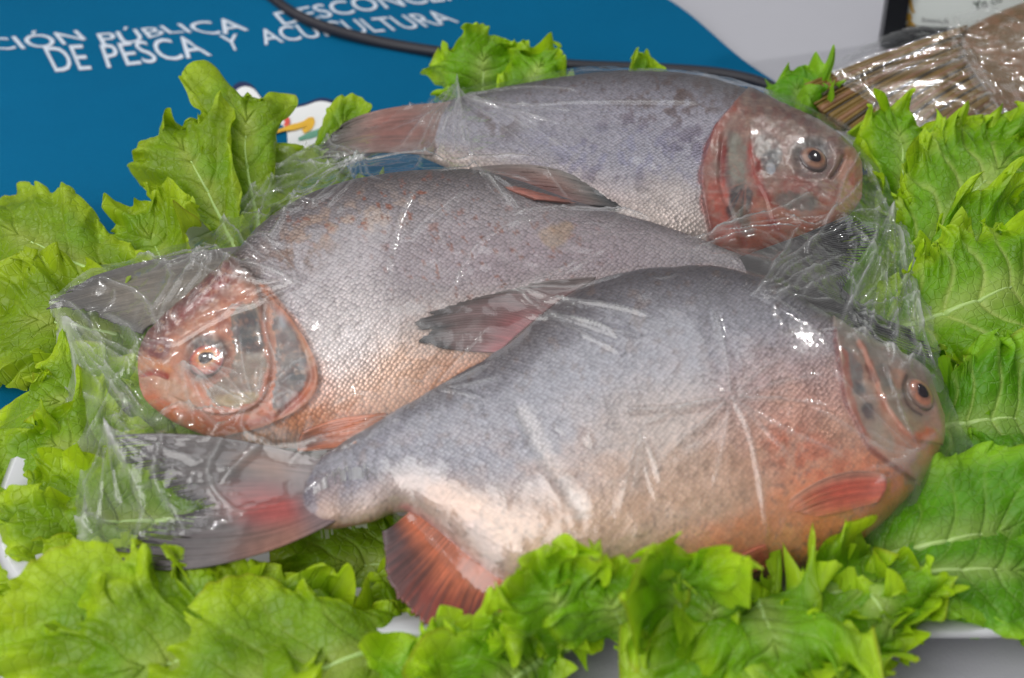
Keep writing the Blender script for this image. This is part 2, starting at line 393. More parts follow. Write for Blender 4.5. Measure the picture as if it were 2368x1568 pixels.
# tray under the whole arrangement
def rounded(cx, cy, hx, hy, r, n=14):
    P = []
    for sx, sy, a0 in ((1, 1, 0), (-1, 1, 90), (-1, -1, 180), (1, -1, 270)):
        for k in range(n):
            a = R(a0 + 90 * k / (n - 1)); P.append((cx + sx * (hx - r) + r * math.cos(a), cy + sy * (hy - r) + r * math.sin(a)))
    return np.array(P)
tray = thing('tray', 'white rounded serving tray beneath the bed of lettuce', 'tray')
TX, TY = 0.030, -0.078
rings = [(0.02, 0.01, 0.011), (0.15, 0.08, 0.011), (0.27, 0.140, 0.011), (0.305, 0.172, 0.012), (0.320, 0.190, 0.026), (0.332, 0.202, 0.030), (0.336, 0.206, 0.0285), (0.332, 0.202, 0.0265), (0.321, 0.190, 0.022), (0.305, 0.170, 0.0085), (0.02, 0.01, 0.0085)]
V = []
for hx, hy, z in rings:
    V.append(np.hstack([rounded(TX, TY, hx, hy, min(0.11, hy * 0.9)), np.full((56, 1), z)]))
V = np.vstack(V); k = len(rings)
F = [tuple(int(x) for x in f) for f in gridf(k, 56, True)] + [tuple(range(56)), tuple((k - 1) * 56 + j for j in range(56))]
mesh('dish', V, F, M_tray, tray)
mesh('foot_rim', *(lambda P: (np.vstack([P, P * [1, 1, 0] + [0, 0, -0.003]]), [tuple(int(x) for x in f) for f in gridf(2, 56, True)]))(np.hstack([rounded(TX, TY, 0.28, 0.15, 0.10), np.full((56, 1), 0.0095)])), M_tray, tray)

# ================================================================== fish
SOLID = []                                   # (verts, quads) of bodies and fins, for draping
SOLID_BODY = []
class Plane:
    """the fish's own mid plane: x along the body, y towards the back fin, z out of the visible flank"""
    def __init__(s, head, tail, zc, tilt, off=0.0):
        a = unz(*head, zc); b = unz(*tail, zc); ax = b - a; ax[2] = 0; s.x = nrm(ax)
        h = np.array([-s.x[1], s.x[0], 0.0])
        if h[1] < 0: h = -h                  # back of the fish points away from the camera
        s.y = h * math.cos(tilt) + np.array([0, 0, math.sin(tilt)])
        s.z = np.cross(s.x, s.y)
        if s.z[2] < 0: s.z = -s.z
        s.o = (a + b) / 2
    def loc(s, px, py, off=0.0):
        p = unplane(px, py, s.o + s.z * off, s.z) - s.o
        return np.array([p @ s.x, p @ s.y])
    def pos(s, xy, z):
        return s.o + xy[..., :1] * s.x + xy[..., 1:2] * s.y + np.asarray(z)[..., None] * s.z

def blob(P, c, rx, ry, rot=0, soft=0.25):
    a = R(rot); d = P - np.array(c, float)
    x = d[:, 0] * math.cos(a) + d[:, 1] * math.sin(a); y = -d[:, 0] * math.sin(a) + d[:, 1] * math.cos(a)
    return 1 - sstep(1 - soft, 1 + soft, np.sqrt((x / rx) ** 2 + (y / ry) ** 2))
def line(P, poly, wd, soft=0.6):
    d, _ = pdist(P, resample(poly, 24)); return 1 - sstep(wd * (1 - soft), wd * (1 + soft), d)
def over(c, m, col, k=1.0):
    return c + (np.asarray(lin(col)) - c) * np.clip(m * k, 0, 1)[:, None]

def body_mesh(name, pl, dors, vent, wmax, paint, relief, parent, ns=400, scale=0.0024, wprof=None):
    D = np.array([pl.loc(*p) for p in dors]); E = np.array([pl.loc(*p) for p in vent])
    D = resample(D, 400); E = resample(E, 400)
    x0 = D[0, 0]; x1 = min(D[-1, 0], E[-1, 0]) if D[-1, 0] > x0 else max(D[-1, 0], E[-1, 0])
    t = np.linspace(0, 1, ns); u = np.where(t < 0.2, t ** 2 / 0.4, t - 0.1) / 0.9      # denser at the snout
    xs = x0 + (x1 - x0) * u
    sg = 1 if x1 > x0 else -1
    def f(P):
        X = np.maximum.accumulate(P[:, 0] * sg); return np.interp(xs * sg, X, P[:, 1])
    yd, yv = f(D), f(E)
    yc = (yd + yv) / 2; H = np.abs(yd - yv) / 2
    wp = np.array(wprof or [(0, 0.0), (0.02, 0.22), (0.06, 0.42), (0.14, 0.68), (0.25, 0.90), (0.38, 1.0), (0.55, 0.90), (0.75, 0.55), (0.9, 0.28), (0.96, 0.20), (1, 0.08)])
    ws = wmax * np.interp(u, wp[:, 0], wp[:, 1]); kk = np.hanning(15); kk /= kk.sum()
    ws = np.convolve(np.pad(ws, 7, mode='edge'), kk, 'valid'); ws[0] = 0.0002
    ws = np.minimum(ws, H * 0.95 + 0.0004)
    # the outline traced is the silhouette: take the bulge out of it
    e = math.asin(np.clip(-(FWD @ pl.z), 0.2, 0.999)); b = np.maximum(H ** 1.667 - (ws / math.tan(e)) ** 1.667, (0.55 * H) ** 1.667) ** 0.6
    nv, nh = 190, 36
    al = np.r_[np.linspace(0, np.pi, nv, endpoint=False), np.linspace(np.pi, 2 * np.pi, nh, endpoint=False)]
    ca, sa = np.cos(al), np.sin(al)
    ex = 0.80
    X = np.repeat(xs[:, None], len(al), 1); Y = yc[:, None] + b[:, None] * np.sign(ca) * np.abs(ca) ** ex
    Z = ws[:, None] * np.sign(sa) * np.abs(sa) ** ex
    xy = np.stack([X, Y], -1).reshape(-1, 2); Z = Z.ravel(); vis = np.repeat((sa >= -1e-6)[None], ns, 0).ravel()
    V = pl.pos(xy, Z); PX = proj(V)
    tt = np.repeat(u[:, None], len(al), 1).ravel(); vv = np.repeat((ca * 0.5 + 0.5)[None], ns, 0).ravel()   # 1 back, 0 belly
    nrml = nrm((Z / (ws.max() ** 2))[:, None] * pl.z + ((xy[:, 1] - np.repeat(yc, len(al))) / (b.max() ** 2))[:, None] * pl.y)
    dsp = relief(PX, tt, vv) * vis
    dsp = dsp + 0.0012 * (fbm(xy[:, 0] * 40, xy[:, 1] * 40, 2) - 0.5)
    V = V + nrml * dsp[:, None]
    c, sc, sil = paint(PX, tt, vv, vis)
    sc = np.clip(sc, 0, 1); sil = np.clip(sil, 0, 1)
    uvs = np.stack([(xy[:, 0] * .9 + xy[:, 1]) / scale * .75, (xy[:, 0] * .9 - xy[:, 1]) / scale * .75, 0 * Z], -1)
    F = gridf(ns, len(al), True)
    o = mesh(name, V, F, M_fish, parent, attrs={'col': ('FLOAT_COLOR', rgba(c)), 'suv': ('FLOAT_VECTOR', uvs), 'msk': ('FLOAT_COLOR', rgba(np.stack([sc, sil, 0 * sc], -1)))})
    m = V.shape[0]
    SOLID.append((V, F)); SOLID_BODY.append((V, F))
    return o

_bvh_cache = {}
def bvh(lst):
    k = (id(lst), len(lst))
    if k not in _bvh_cache:
        Vs, Fs, n = [], [], 0
        for V, F in lst: Vs.append(V); Fs.append(F + n); n += len(V)
        _bvh_cache[k] = BVHTree.FromPolygons(np.vstack(Vs).tolist(), np.vstack(Fs).tolist())
    return _bvh_cache[k]
def hit(px, py, default=None, lst=None):
    d = ray(px, py); r = bvh(lst or SOLID).ray_cast(Vector(CAM), Vector(d))
    if r[0] is None: return default
    return np.array(r[0]), np.array(r[1])

def fin(name, pl, base, mid, tip, col, parent, off=(0.0, 0.0, 0.0), lift=0.0015, drape=False, nr=26, sub=5, nl=40, seed=1, jag=0.06, corr=0.0007, thick=0.0012, mat=None, gaps=0.0):
    """rays fan from base through mid to tip (layout units) on the fish plane, or draped over what lies below"""
    n = nr * sub; rs = np.random.RandomState(seed)
    B, Mi, T = resample(base, n), resample(mid, n), resample(tip, n)
    t = np.linspace(0, 1, nl)
    ray_i = np.arange(n) / sub
    jg = 1 + jag * (vn(ray_i * 1.0, ray_i * 0, seed) - 0.6) * 2 + jag * 0.5 * (rs.rand(n) - .5)
    V = np.zeros((n, nl, 3)); PXs = np.zeros((n, nl, 2))
    for i in range(n):
        tt = t * jg[i]
        l0 = (1 - tt) * (1 - 2 * tt); l1 = 4 * tt * (1 - tt); l2 = tt * (2 * tt - 1)
        PXs[i] = l0[:, None] * B[i] + l1[:, None] * Mi[i] + l2[:, None] * T[i]
    oz = np.interp(t, [0, 0.5, 1], off)
    for j in range(nl):
        for i in range(n):
            p = None
            if drape:
                d = ray(*PXs[i, j]); r = bvh(SOLID).ray_cast(Vector(CAM), Vector(d))
                if r[0] is not None: p = np.array(r[0]) - d * (lift + oz[j])
            if p is None: p = unplane(PXs[i, j, 0], PXs[i, j, 1], pl.o + pl.z * oz[j], pl.z)
            V[i, j] = p
    if drape:      # a fin is stiff: smooth away the steps of what it lies on
        for _ in range(60):
            Vp = np.pad(V, ((1, 1), (1, 1), (0, 0)), mode='edge')
            dep = ((Vp[:-2, 1:-1] + Vp[2:, 1:-1] + Vp[1:-1, :-2] + Vp[1:-1, 2:]) / 4 - V)
            dirs = nrm(V - CAM); V = V + dirs * (dep * dirs).sum(-1, keepdims=True) * 0.8
    ph = 2 * np.pi * ray_i
    V = V + pl.z * (corr * np.cos(ph)[:, None] * (0.4 + 0.6 * np.sin(np.pi * np.clip(t, 0, 1) ** 0.7))[None])[..., None]
    V = V + pl.z * (0.004 * (fbm(ray_i[:, None] * 0.13 + seed, t[None] * 2.0, seed, 2) - 0.5) * t[None])[..., None]
    S = np.repeat((ray_i / nr)[:, None], nl, 1).ravel(); T_ = np.repeat(t[None], n, 0).ravel()
    c = col(S, T_, np.repeat(ray_i[:, None], nl, 1).ravel(), PXs.reshape(-1, 2))
    rid = 0.5 + 0.5 * np.cos(np.repeat(ph[:, None], nl, 1).ravel())
    c = c * (0.80 + 0.26 * rid + 0.55 * (vn(np.repeat(ray_i[:, None], nl, 1).ravel() * 2.3, T_ * 3, seed) - .5))[:, None]
    Vf = V.reshape(-1, 3); F = gridf(n, nl)
    if gaps:       # split membrane near the trailing edge
        cut = (vn(ray_i * 0.55, ray_i * 0 + 3, seed + 2) > 1 - gaps)
        fi = F[:, 0] // nl; fj = F[:, 0] % nl
        dp = 0.72 + 0.25 * vn(ray_i * 0.9, ray_i * 0, seed + 1)
        F = F[~((t[fj] > dp[fi]) & (np.abs((ray_i[fi] % 1) - 0.5) < 0.26) )]
    o = mesh(name, Vf, F, mat or M_fin, parent, attrs={'col': ('FLOAT_COLOR', rgba(c))})
    md = o.modifiers.new('solid', 'SOLIDIFY'); md.thickness = thick; md.offset = -1
    SOLID.append((Vf, F))
    return o

def eye(pl, c, rpx, parent, iris_cols, pupil=0.43, ring=(70, 62, 62), tilt=None, bulge=0.45):
    p, n = hit(*c, lst=SOLID_BODY); n = nrm(n if n @ (CAM - p) > 0 else -n)
    if tilt is not None: n = nrm(n * (1 - tilt) + pl.z * tilt)
    r = rpx / FPX * np.linalg.norm(p - CAM)
    a = nrm(np.cross(n, [0, 0, 1.0])); b = np.cross(n, a)
    nr_, na = 22, 48; rr = np.linspace(0, 1.2, nr_); aa = np.linspace(0, 2 * np.pi, na, endpoint=False)
    RR, AA = np.meshgrid(rr, aa, indexing='ij')
    h = np.where(RR < 1, bulge * r * np.sqrt(np.clip(1 - (RR * 0.92) ** 2, 0, 1)) - 0.06 * r, -0.1 * r)
    h = np.where(RR >= 1, 0.16 * r * (1 - sstep(1.02, 1.2, RR)) - 0.16 * r * sstep(1.05, 1.2, RR), h)
    V = p + (RR * r * np.cos(AA))[..., None] * a + (RR * r * np.sin(AA))[..., None] * b + h[..., None] * n
    q = RR.ravel(); an = AA.ravel()
    c1, c2, c3 = [lin(x) for x in iris_cols]
    col_ = c1 + (c2 - c1) * sstep(0.42, 0.75, q)[:, None]
    col_ = col_ + (c3 - col_) * sstep(0.80, 0.98, q)[:, None]
    nn = fbm(q * 5, an * 3.0, 4); col_ = col_ * (0.7 + 0.6 * nn)[:, None]
    col_ = col_ + (lin(ring) - col_) * sstep(1.0, 1.06, q)[:, None]
    e = mesh('eye', V.reshape(-1, 3), gridf(nr_, na, True), M_eye, parent, attrs={'col': ('FLOAT_COLOR', rgba(col_))})
    rr = np.linspace(0, pupil, 8); RR, AA = np.meshgrid(rr, aa, indexing='ij')
    h = bulge * r * np.sqrt(np.clip(1 - (RR * 0.92) ** 2, 0, 1)) - 0.035 * r - 0.05 * r * sstep(pupil * .85, pupil, RR)
    RW = RR * (1 + .10 * np.sin(AA * 2 + 1) + .06 * np.sin(AA * 3 + r * 900)); V = p + (RW * r * np.cos(AA))[..., None] * a + (RW * r * 1.08 * np.sin(AA))[..., None] * b + h[..., None] * n
    mesh('pupil', V.reshape(-1, 3), gridf(8, na, True), M_pupil, e)
    return e

def wob(P, s, amp, seed):
    return P + amp * np.stack([fbm(P[:, 0] / s, P[:, 1] / s, seed) - .5, fbm(P[:, 0] / s + 50, P[:, 1] / s, seed + 3) - .5], -1) * 2
def step_relief(P, poly, h, head_side, fall=45, sharp=3.0):
    d, s = pdist(P, resample(poly, 30)); sd = d * s * head_side
    return h * sstep(-sharp, sharp, sd) * np.exp(-np.clip(sd, 0, None) / fall)
def groove(P, poly, h, wd):
    d, _ = pdist(P, resample(poly, 20)); return -h * np.exp(-(d / wd) ** 2)
def rays_from(P, c, n, seed):
    a = np.arctan2(P[:, 1] - c[1], P[:, 0] - c[0]); return vn(a * n, 0 * a + seed, seed)

def flesh(hc, P, seed, amt=1.0):
    """mottled bruised skin: fine specks, streaks and red capillary blotches"""
    a = fbm(P[:, 0] / 7, P[:, 1] / 7, seed, 3); b = fbm(P[:, 0] / 16 + 4, P[:, 1] / 16, seed + 2, 4); st = fbm(P[:, 0] / 26, P[:, 1] / 4.5, seed + 4, 3)
    hc = over(hc, sstep(.52, .68, b), (150, 62, 50), .42 * amt); hc = over(hc, sstep(.5, .36, b), (176, 164, 152), .45 * amt)
    hc = over(hc, sstep(.60, .72, a), (92, 74, 70), .45 * amt); hc = over(hc, sstep(.60, .72, st), (228, 190, 166), .30 * amt)
    return hc * (0.86 + .36 * a)[:, None]
# ---- back fish ------------------------------------------------------------
plA = Plane((1992, 400), (985, 305), 0.066, R(14))
dA = [(1994, 402), (1990, 370), (1962, 332), (1900, 290), (1820, 255), (1720, 216), (1620, 189), (1500, 177), (1400, 178), (1300, 186), (1200, 200), (1100, 217), (1030, 236), (975, 252)]
vA = [(1994, 402), (1996, 440), (1975, 485), (1920, 530), (1840, 575), (1750, 605), (1660, 625), (1550, 630), (1400, 590), (1250, 510), (1100, 425), (1030, 388), (970, 362)]
fishA = thing('fish', 'silver grey fish with reddish head at the back of the wrapped pile', 'fish', group='wrapped fish on the lettuce')
gA = [(1690, 250), (1650, 297), (1633, 347), (1620, 396), (1623, 450), (1636, 515), (1655, 590), (1700, 640)]
pA = [(1728, 300), (1735, 370), (1750, 422), (1770, 458), (1790, 520), (1830, 560), (1900, 545)]
def paintA(P, t, v, vis):
    Q = wob(P, 26, 9, 1); Q2 = wob(P, 60, 24, 4)
    c = np.repeat(lin((166, 162, 174))[None], len(P), 0)
    c = over(c, sstep(0.45, 0.95, v), (94, 89, 92)); c = over(c, sstep(0.35, 0.05, v), (196, 176, 168))
    f1 = fbm(P[:, 0] / 22, P[:, 1] / 22, 1); f2 = fbm(P[:, 0] / 9, P[:, 1] / 9, 3)
    br = np.maximum.reduce([blob(Q2, (1570, 235), 130, 50, -10, .6), blob(Q2, (1330, 300), 60, 26, 20, .6), blob(Q2, (1600, 330), 60, 40, 0, .6), blob(Q2, (1480, 270), 90, 30, 0, .7), blob(Q2, (1150, 280), 60, 40, 0, .7), blob(Q2, (1420, 420), 120, 30, 10, .7)])
    c = over(c, br * sstep(0.48, 0.62, f1), (100, 78, 70), 0.7)
    c = over(c, sstep(0.66, 0.74, f2) * sstep(0.3, .8, v), (96, 70, 58), 0.5)
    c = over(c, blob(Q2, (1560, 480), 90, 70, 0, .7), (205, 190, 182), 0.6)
    c = over(c, sstep(0.5, .62, f1) * blob(Q2, (1450, 350), 240, 70, 0, .6), (150, 148, 178), 0.5)
    d, s = pdist(Q, resample(gA, 30)); head = (s > 0) if False else None
    hd = blob(Q, (1850, 420), 222, 200, 0, 0.02)
    dd, ss = pdist(P, resample(gA, 30)); right = ss < 0
    hm = (right & (P[:, 0] > 1600)).astype(float) * sstep(0, 8, dd) * (1 - .75 * sstep(.8, .97, v) * sstep(1760, 1680, P[:, 0]))
    hc = np.repeat(lin((160, 122, 110))[None], len(P), 0)
    hc = over(hc, sstep(0.50, .85, v), (120, 92, 88)); hc = over(hc, sstep(0.82, .97, v), (92, 84, 84))
    hc = over(hc, sstep(.45, .65, f1), (170, 140, 126), .5)
    hc = over(hc, sstep(0.4, 0.1, v), (206, 112, 84))
    hc = over(hc, line(Q, gA, 22), (176, 84, 66), .8)
    hc = over(hc, line(Q, [(1672, 330), (1668, 420), (1690, 500), (1720, 560)], 10), (146, 30, 26), .9)
    hc = over(hc, line(Q, [(1660, 440), (1672, 520), (1700, 590), (1760, 600)], 22), (208, 92, 72), .85)
    hc = over(hc, line(Q, [(1690, 320), (1686, 400), (1700, 470), (1730, 540)], 13), (70, 50, 50), .7)
    hc = over(hc, blob(Q, (1704, 375), 22, 62, -4), (150, 146, 132), .95)
    hc = over(hc, blob(Q, (1710, 470), 28, 46, 20), (58, 58, 64), .9); hc = over(hc, blob(Q, (1716, 500), 24, 16, 30), (108, 104, 84), .6)
    hc = over(hc, line(Q, [(1738, 350), (1752, 422), (1772, 462), (1792, 525)], 11), (176, 48, 36), .9)
    hc = over(hc, blob(Q, (1772, 345), 30, 34, 0), (118, 108, 100), .8); hc = over(hc, blob(Q, (1783, 372), 24, 30, 20), (92, 94, 98), .9); hc = over(hc, blob(P, (1781, 392), 11, 13, 0), (190, 194, 204), .95)
    hc = over(hc, blob(Q, (1850, 430), 50, 26, 10), (176, 92, 80), .8)
    hc = over(hc, blob(Q, (1842, 468), 52, 24, 12), (112, 104, 96), .95)
    hc = over(hc, line(Q, [(1765, 470), (1800, 500), (1850, 500), (1920, 490)], 9), (206, 142, 118), .8)
    hc = over(hc, line(Q, [(1700, 580), (1780, 570), (1860, 540), (1930, 500)], 26), (206, 96, 70), .75)
    hc = over(hc, blob(P, (1880, 368), 48, 50, 0, .25), (140, 116, 112), .9)
    hc = over(hc, blob(P, (1874, 345), 42, 26, -10, .4), (72, 68, 72), .9)
    hc = over(hc, blob(Q, (1970, 420), 34, 66, 12), (228, 168, 146), .95); hc = over(hc, blob(Q, (1978, 400), 12, 34, 8), (206, 100, 76), .7)
    hc = over(hc, blob(Q, (1975, 358), 26, 16, 30), (196, 142, 104), .9)
    hc = over(hc, line(P, [(1922, 408), (1936, 390), (1948, 366)], 3.5), (92, 60, 54), .9)
    hc = over(hc, sstep(.55, .75, rays_from(P, (1725, 420), 12, 2)) * blob(P, (1725, 430), 40, 70, 0, .5), (196, 120, 96), .5)
    hc = flesh(hc, P, 1, .5) * .80
    c = c + (hc - c) * hm[:, None]
    c = over(c, line(Q, gA[1:], 6.0, .8), (140, 52, 40), .75)
    sc = (1 - hm) ; sil = (0.55 * blob(Q2, (1480, 410), 330, 110, 4, .7) + .15 + .25 * sstep(.55, .7, f1)) * (1 - hm) + 0.1 * hm
    return c, sc, sil
def reliefA(P, t, v):
    r = step_relief(P, gA, 0.0042, -1, 60) + step_relief(P, pA, 0.0024, -1, 30)
    r += groove(P, [(1922, 410), (1936, 390), (1950, 362)], 0.0025, 5) - 0.002 * blob(P, (1880, 368), 42, 42, 0, .3)
    r += groove(P, [(1672, 320), (1666, 420), (1690, 500), (1720, 570)], 0.0016, 7)
    r += 0.0012 * (fbm(P[:, 0] / 18, P[:, 1] / 18, 6) - .5) * (P[:, 0] > 1630)
    return r
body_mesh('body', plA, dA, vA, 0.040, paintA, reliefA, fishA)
eye(plA, (1879, 368), 31, fishA, [(88, 54, 46), (150, 108, 86), (104, 76, 70)], 0.52, (78, 64, 66), tilt=.2)
def tailcolA(S, T, r, P):
    c = np.repeat(lin((140, 112, 104))[None], len(S), 0)
    c = over(c, sstep(.25, .6, 1 - T) * blob(P, (900, 300), 90, 40, -10, .8), (150, 84, 72), .8)
    c = over(c, sstep(.55, .95, T), (88, 84, 76)); return over(c, sstep(.93, 1, T), (40, 38, 38), .8)
fin('tail_fin', plA, [(1060, 236), (1035, 300), (1000, 358)], [(890, 256), (872, 302), (860, 352)], [(792, 292), (756, 324), (748, 356), (772, 370)], tailcolA, fishA, nr=40, sub=3, seed=3, off=(0.006, 0.008, 0.004))

# ---- middle fish ------------------------------------------------------------
plB = Plane((320, 850), (1760, 640), 0.064, R(20))
dB = [(318, 850), (322, 806), (345, 765), (395, 715), (470, 650), (540, 590), (600, 525), (680, 470), (780, 430), (900, 407), (1000, 398), (1100, 400), (1200, 425), (1300, 462), (1400, 490), (1500, 516), (1600, 548), (1700, 586), (1765, 606)]
vB = [(318, 850), (322, 890), (342, 932), (400, 978), (480, 1012), (560, 1030), (650, 1040), (760, 1040), (900, 1030), (1050, 990), (1200, 930), (1350, 850), (1500, 765), (1620, 710), (1700, 685), (1765, 672)]
fishB = thing('fish', 'round headed fish with large orange eye, lying between the two other whole fish', 'fish', group='wrapped fish on the lettuce')
gB = [(612, 668), (640, 700), (680, 745), (715, 800), (735, 850), (735, 900), (705, 940), (650, 970), (600, 990), (540, 1000)]
oB = [(618, 703), (665, 716), (693, 778), (712, 838), (718, 879), (696, 916), (643, 963)]
pB = [(600, 690), (608, 730), (616, 770), (625, 829), (621, 885), (602, 929), (565, 951), (493, 957), (446, 938)]
def paintB(P, t, v, vis):
    Q = wob(P, 24, 8, 2); Q2 = wob(P, 60, 26, 5)
    f1 = fbm(P[:, 0] / 20, P[:, 1] / 20, 2); f2 = fbm(P[:, 0] / 10, P[:, 1] / 10, 5); f3 = fbm(P[:, 0] / 70, P[:, 1] / 70, 6)
    c = np.repeat(lin((172, 162, 166))[None], len(P), 0)
    c = over(c, sstep(0.5, 0.95, v), (98, 90, 91)); c = over(c, sstep(0.48, 0.15, v), (232, 202, 184)); 
    c = over(c, sstep(0.3, 0.04, v), (234, 164, 126))
    c = over(c, blob(Q2, (1250, 590), 260, 70, -4, .8), (164, 144, 152), .7)
    c = over(c, blob(Q2, (700, 560), 130, 50, -35, .7) * sstep(.42, .6, f1), (122, 92, 76), .8)
    c = over(c, blob(Q2, (820, 500), 150, 40, -15, .7) * sstep(.48, .62, f1), (196, 172, 156), .55)
    sp = sstep(.68, .74, fbm(P[:, 0] / 15, P[:, 1] / 15, 1)) * np.maximum(blob(Q2, (1120, 600), 240, 110, -8, .6), blob(Q2, (900, 480), 250, 60, -8, .6))
    c = over(c, sp, (146, 84, 58), .8)
    c = over(c, blob(Q2, (1290, 540), 40, 22, 0), (180, 150, 122), .7)
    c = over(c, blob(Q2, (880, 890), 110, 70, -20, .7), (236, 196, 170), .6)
    dd, ss = pdist(P, resample(gB, 40)); lft = ((ss > 0) | (P[:, 0] < 560)) & (P[:, 0] < 760)
    nape = [(545, 575), (570, 640), (612, 668)]
    hm = lft.astype(float) * sstep(0, 5, dd)
    dn, sn = pdist(P, resample([(520, 560), (560, 625), (612, 668)], 20)); hm = np.where((P[:, 1] < 668) & (sn < 0), 0, hm)
    hc = np.repeat(lin((220, 152, 122))[None], len(P), 0)
    hc = over(hc, sstep(.45, .62, f1), (190, 146, 128), .5)
    hc = over(hc, sstep(.52, .85, v), (128, 74, 68)); hc = over(hc, line(Q, [(360, 760), (430, 700), (530, 620)], 34), (134, 76, 72), .85)
    hc = over(hc, line(Q, [(330, 800), (400, 715), (500, 628)], 12), (104, 70, 66), .6)
    hc = over(hc, line(Q, [(420, 735), (470, 690), (520, 650)], 9), (150, 48, 46), .7)
    hc = over(hc, sstep(.35, .1, v), (232, 126, 78))
    hc = over(hc, blob(Q, (548, 740), 60, 60, 0) * sstep(.4, .6, f1), (150, 66, 52), .5)
    ck = inpoly(Q, [(530, 730), (560, 702), (600, 712), (612, 780), (618, 840), (612, 890), (592, 930), (550, 945), (500, 940), (480, 905), (530, 870), (545, 810)]).astype(float)
    hc = over(hc, ck, (150, 140, 126), .88)
    hc = over(hc, blob(Q, (575, 770), 36, 54, -15) * ck, (84, 88, 94), .9); hc = over(hc, blob(Q, (560, 880), 50, 40, 0) * ck * sstep(.4, .6, f1), (148, 128, 118), .6)
    hc = over(hc, blob(Q, (560, 925), 60, 18, 0) * ck, (198, 170, 110), .7)
    op = inpoly(Q, [(630, 712), (662, 720), (690, 778), (708, 838), (712, 879), (692, 912), (645, 958), (628, 950), (634, 900), (640, 840), (634, 780)]).astype(float)
    hc = over(hc, op, (126, 122, 124), .92)
    hc = over(hc, op * sstep(.5, .7, rays_from(P, (640, 870), 14, 3)), (120, 112, 110), .6)
    hc = over(hc, blob(Q, (688, 770), 20, 40, -15) * op, (108, 106, 106), .7)
    hc = over(hc, blob(Q, (688, 864), 32, 30, 0, .45), (62, 66, 74), .95)
    hc = over(hc, op * blob(P, (655, 745), 9, 22, 10, .6), (214, 218, 226), .6)
    hc = over(hc, line(Q, pB, 9), (190, 106, 74), .85); hc = over(hc, line(Q, [(604, 690), (610, 740)], 12), (92, 70, 62), .7)
    hc = over(hc, line(Q, gB, 16), (192, 108, 76), .8); hc = over(hc, line(Q, [(664, 716), (694, 775), (718, 840)], 8), (206, 158, 124), .8)
    hc = over(hc, line(Q, [(690, 925), (640, 968), (560, 985), (480, 975)], 15), (194, 86, 60), .8)
    hc = over(hc, line(Q, [(440, 950), (520, 985), (620, 1010), (700, 1000)], 22), (214, 112, 68), .8)
    hc = over(hc, blob(P, (479, 830), 56, 58, 0, .3), (150, 104, 92), .8)
    hc = over(hc, blob(P, (484, 800), 50, 24, 12, .5), (58, 54, 54), .9)
    hc = over(hc, blob(Q, (366, 806), 30, 30, 0), (138, 84, 84), .95); hc = over(hc, blob(P, (371, 808), 8.5, 9, 0, .3), (206, 138, 90), .9); hc = over(hc, blob(P, (371, 808), 3.5, 3.5, 0, .3), (90, 50, 50), .9)
    hc = over(hc, line(Q, [(322, 838), (350, 842), (385, 858)], 12), (226, 146, 92), .8)
    hc = over(hc, line(P, [(332, 866), (360, 860), (384, 868)], 6.5), (196, 82, 72), .85)
    hc = over(hc, blob(Q, (410, 910), 60, 26, 25), (216, 178, 150), .6)
    hc = over(hc, sstep(.62, .7, f2), (228, 180, 150), .35)
    hc = flesh(hc, P, 2, .35) * .86
    c = c + (hc - c) * hm[:, None]
    c = over(c, line(Q, [(545, 600), (590, 655), (640, 690)], 22), (92, 76, 70), .75)
    c = over(c, line(P, gB, 9), (204, 124, 82), .8); c = over(c, line(P, [(735, 850), (748, 900), (720, 950), (660, 985)], 24) * (1 - hm), (222, 142, 96), .7)
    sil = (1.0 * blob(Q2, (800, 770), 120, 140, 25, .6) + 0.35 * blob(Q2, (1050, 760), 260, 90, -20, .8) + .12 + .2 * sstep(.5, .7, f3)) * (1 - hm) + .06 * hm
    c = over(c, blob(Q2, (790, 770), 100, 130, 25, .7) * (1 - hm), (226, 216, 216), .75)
    return c, 1 - hm, sil
def reliefB(P, t, v):
    r = step_relief(P, gB, 0.0040, 1, 60) * (P[:, 0] < 760) + step_relief(P, pB, 0.0026, 1, 30) * (P[:, 0] < 640)
    r += groove(P, [(326, 866), (355, 861), (386, 870)], 0.0035, 5) + groove(P, [(384, 868), (392, 885), (388, 900)], 0.0012, 5) - 0.003 * blob(P, (479, 833), 46, 46, 0, .3)
    r += -0.002 * blob(P, (371, 808), 7, 7, 0, .5) + .0012 * blob(P, (371, 808), 17, 17, 0, .5)
    r += groove(P, oB, 0.0016, 6) + groove(P, [(600, 680), (650, 690), (690, 720)], .0018, 9)
    r += 0.0014 * (fbm(P[:, 0] / 18, P[:, 1] / 18, 6) - .5) * (P[:, 0] < 720)
    return r
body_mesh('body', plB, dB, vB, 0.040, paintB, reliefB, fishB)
eye(plB, (479, 834), 38, fishB, [(214, 150, 92), (206, 112, 84), (150, 62, 62)], 0.44, (84, 66, 64), tilt=.35)
def tailcolB(S, T, r, P):
    c = np.repeat(lin((76, 70, 70))[None], len(S), 0); c = over(c, sstep(.3, .9, T), (44, 42, 46)); return over(c, sstep(.75, 1, T), (30, 30, 36), .8)
fin('tail_fin', plB, [(1700, 600), (1715, 640), (1705, 676)], [(1850, 545), (1890, 625), (1890, 735)], [(1958, 498), (2032, 540), (1985, 600), (1955, 655), (1950, 700), (2040, 738), (2120, 770), (2168, 838)], tailcolB, fishB, nr=56, sub=3, seed=5, jag=.05, off=(0.004, 0.011, 0.014), gaps=.5)
def dorcolB(S, T, r, P):
    c = np.repeat(lin((166, 132, 124))[None], len(S), 0); c = over(c, sstep(.2, .7, 1 - T) * sstep(.2, .7, S), (176, 106, 92), .8)
    c = over(c, sstep(.3, .0, S), (140, 128, 124)); c = over(c, sstep(.5, .95, T), (118, 112, 108)); return over(c, sstep(.78, 1, T) * sstep(.2, .5, S), (52, 54, 58), .9)

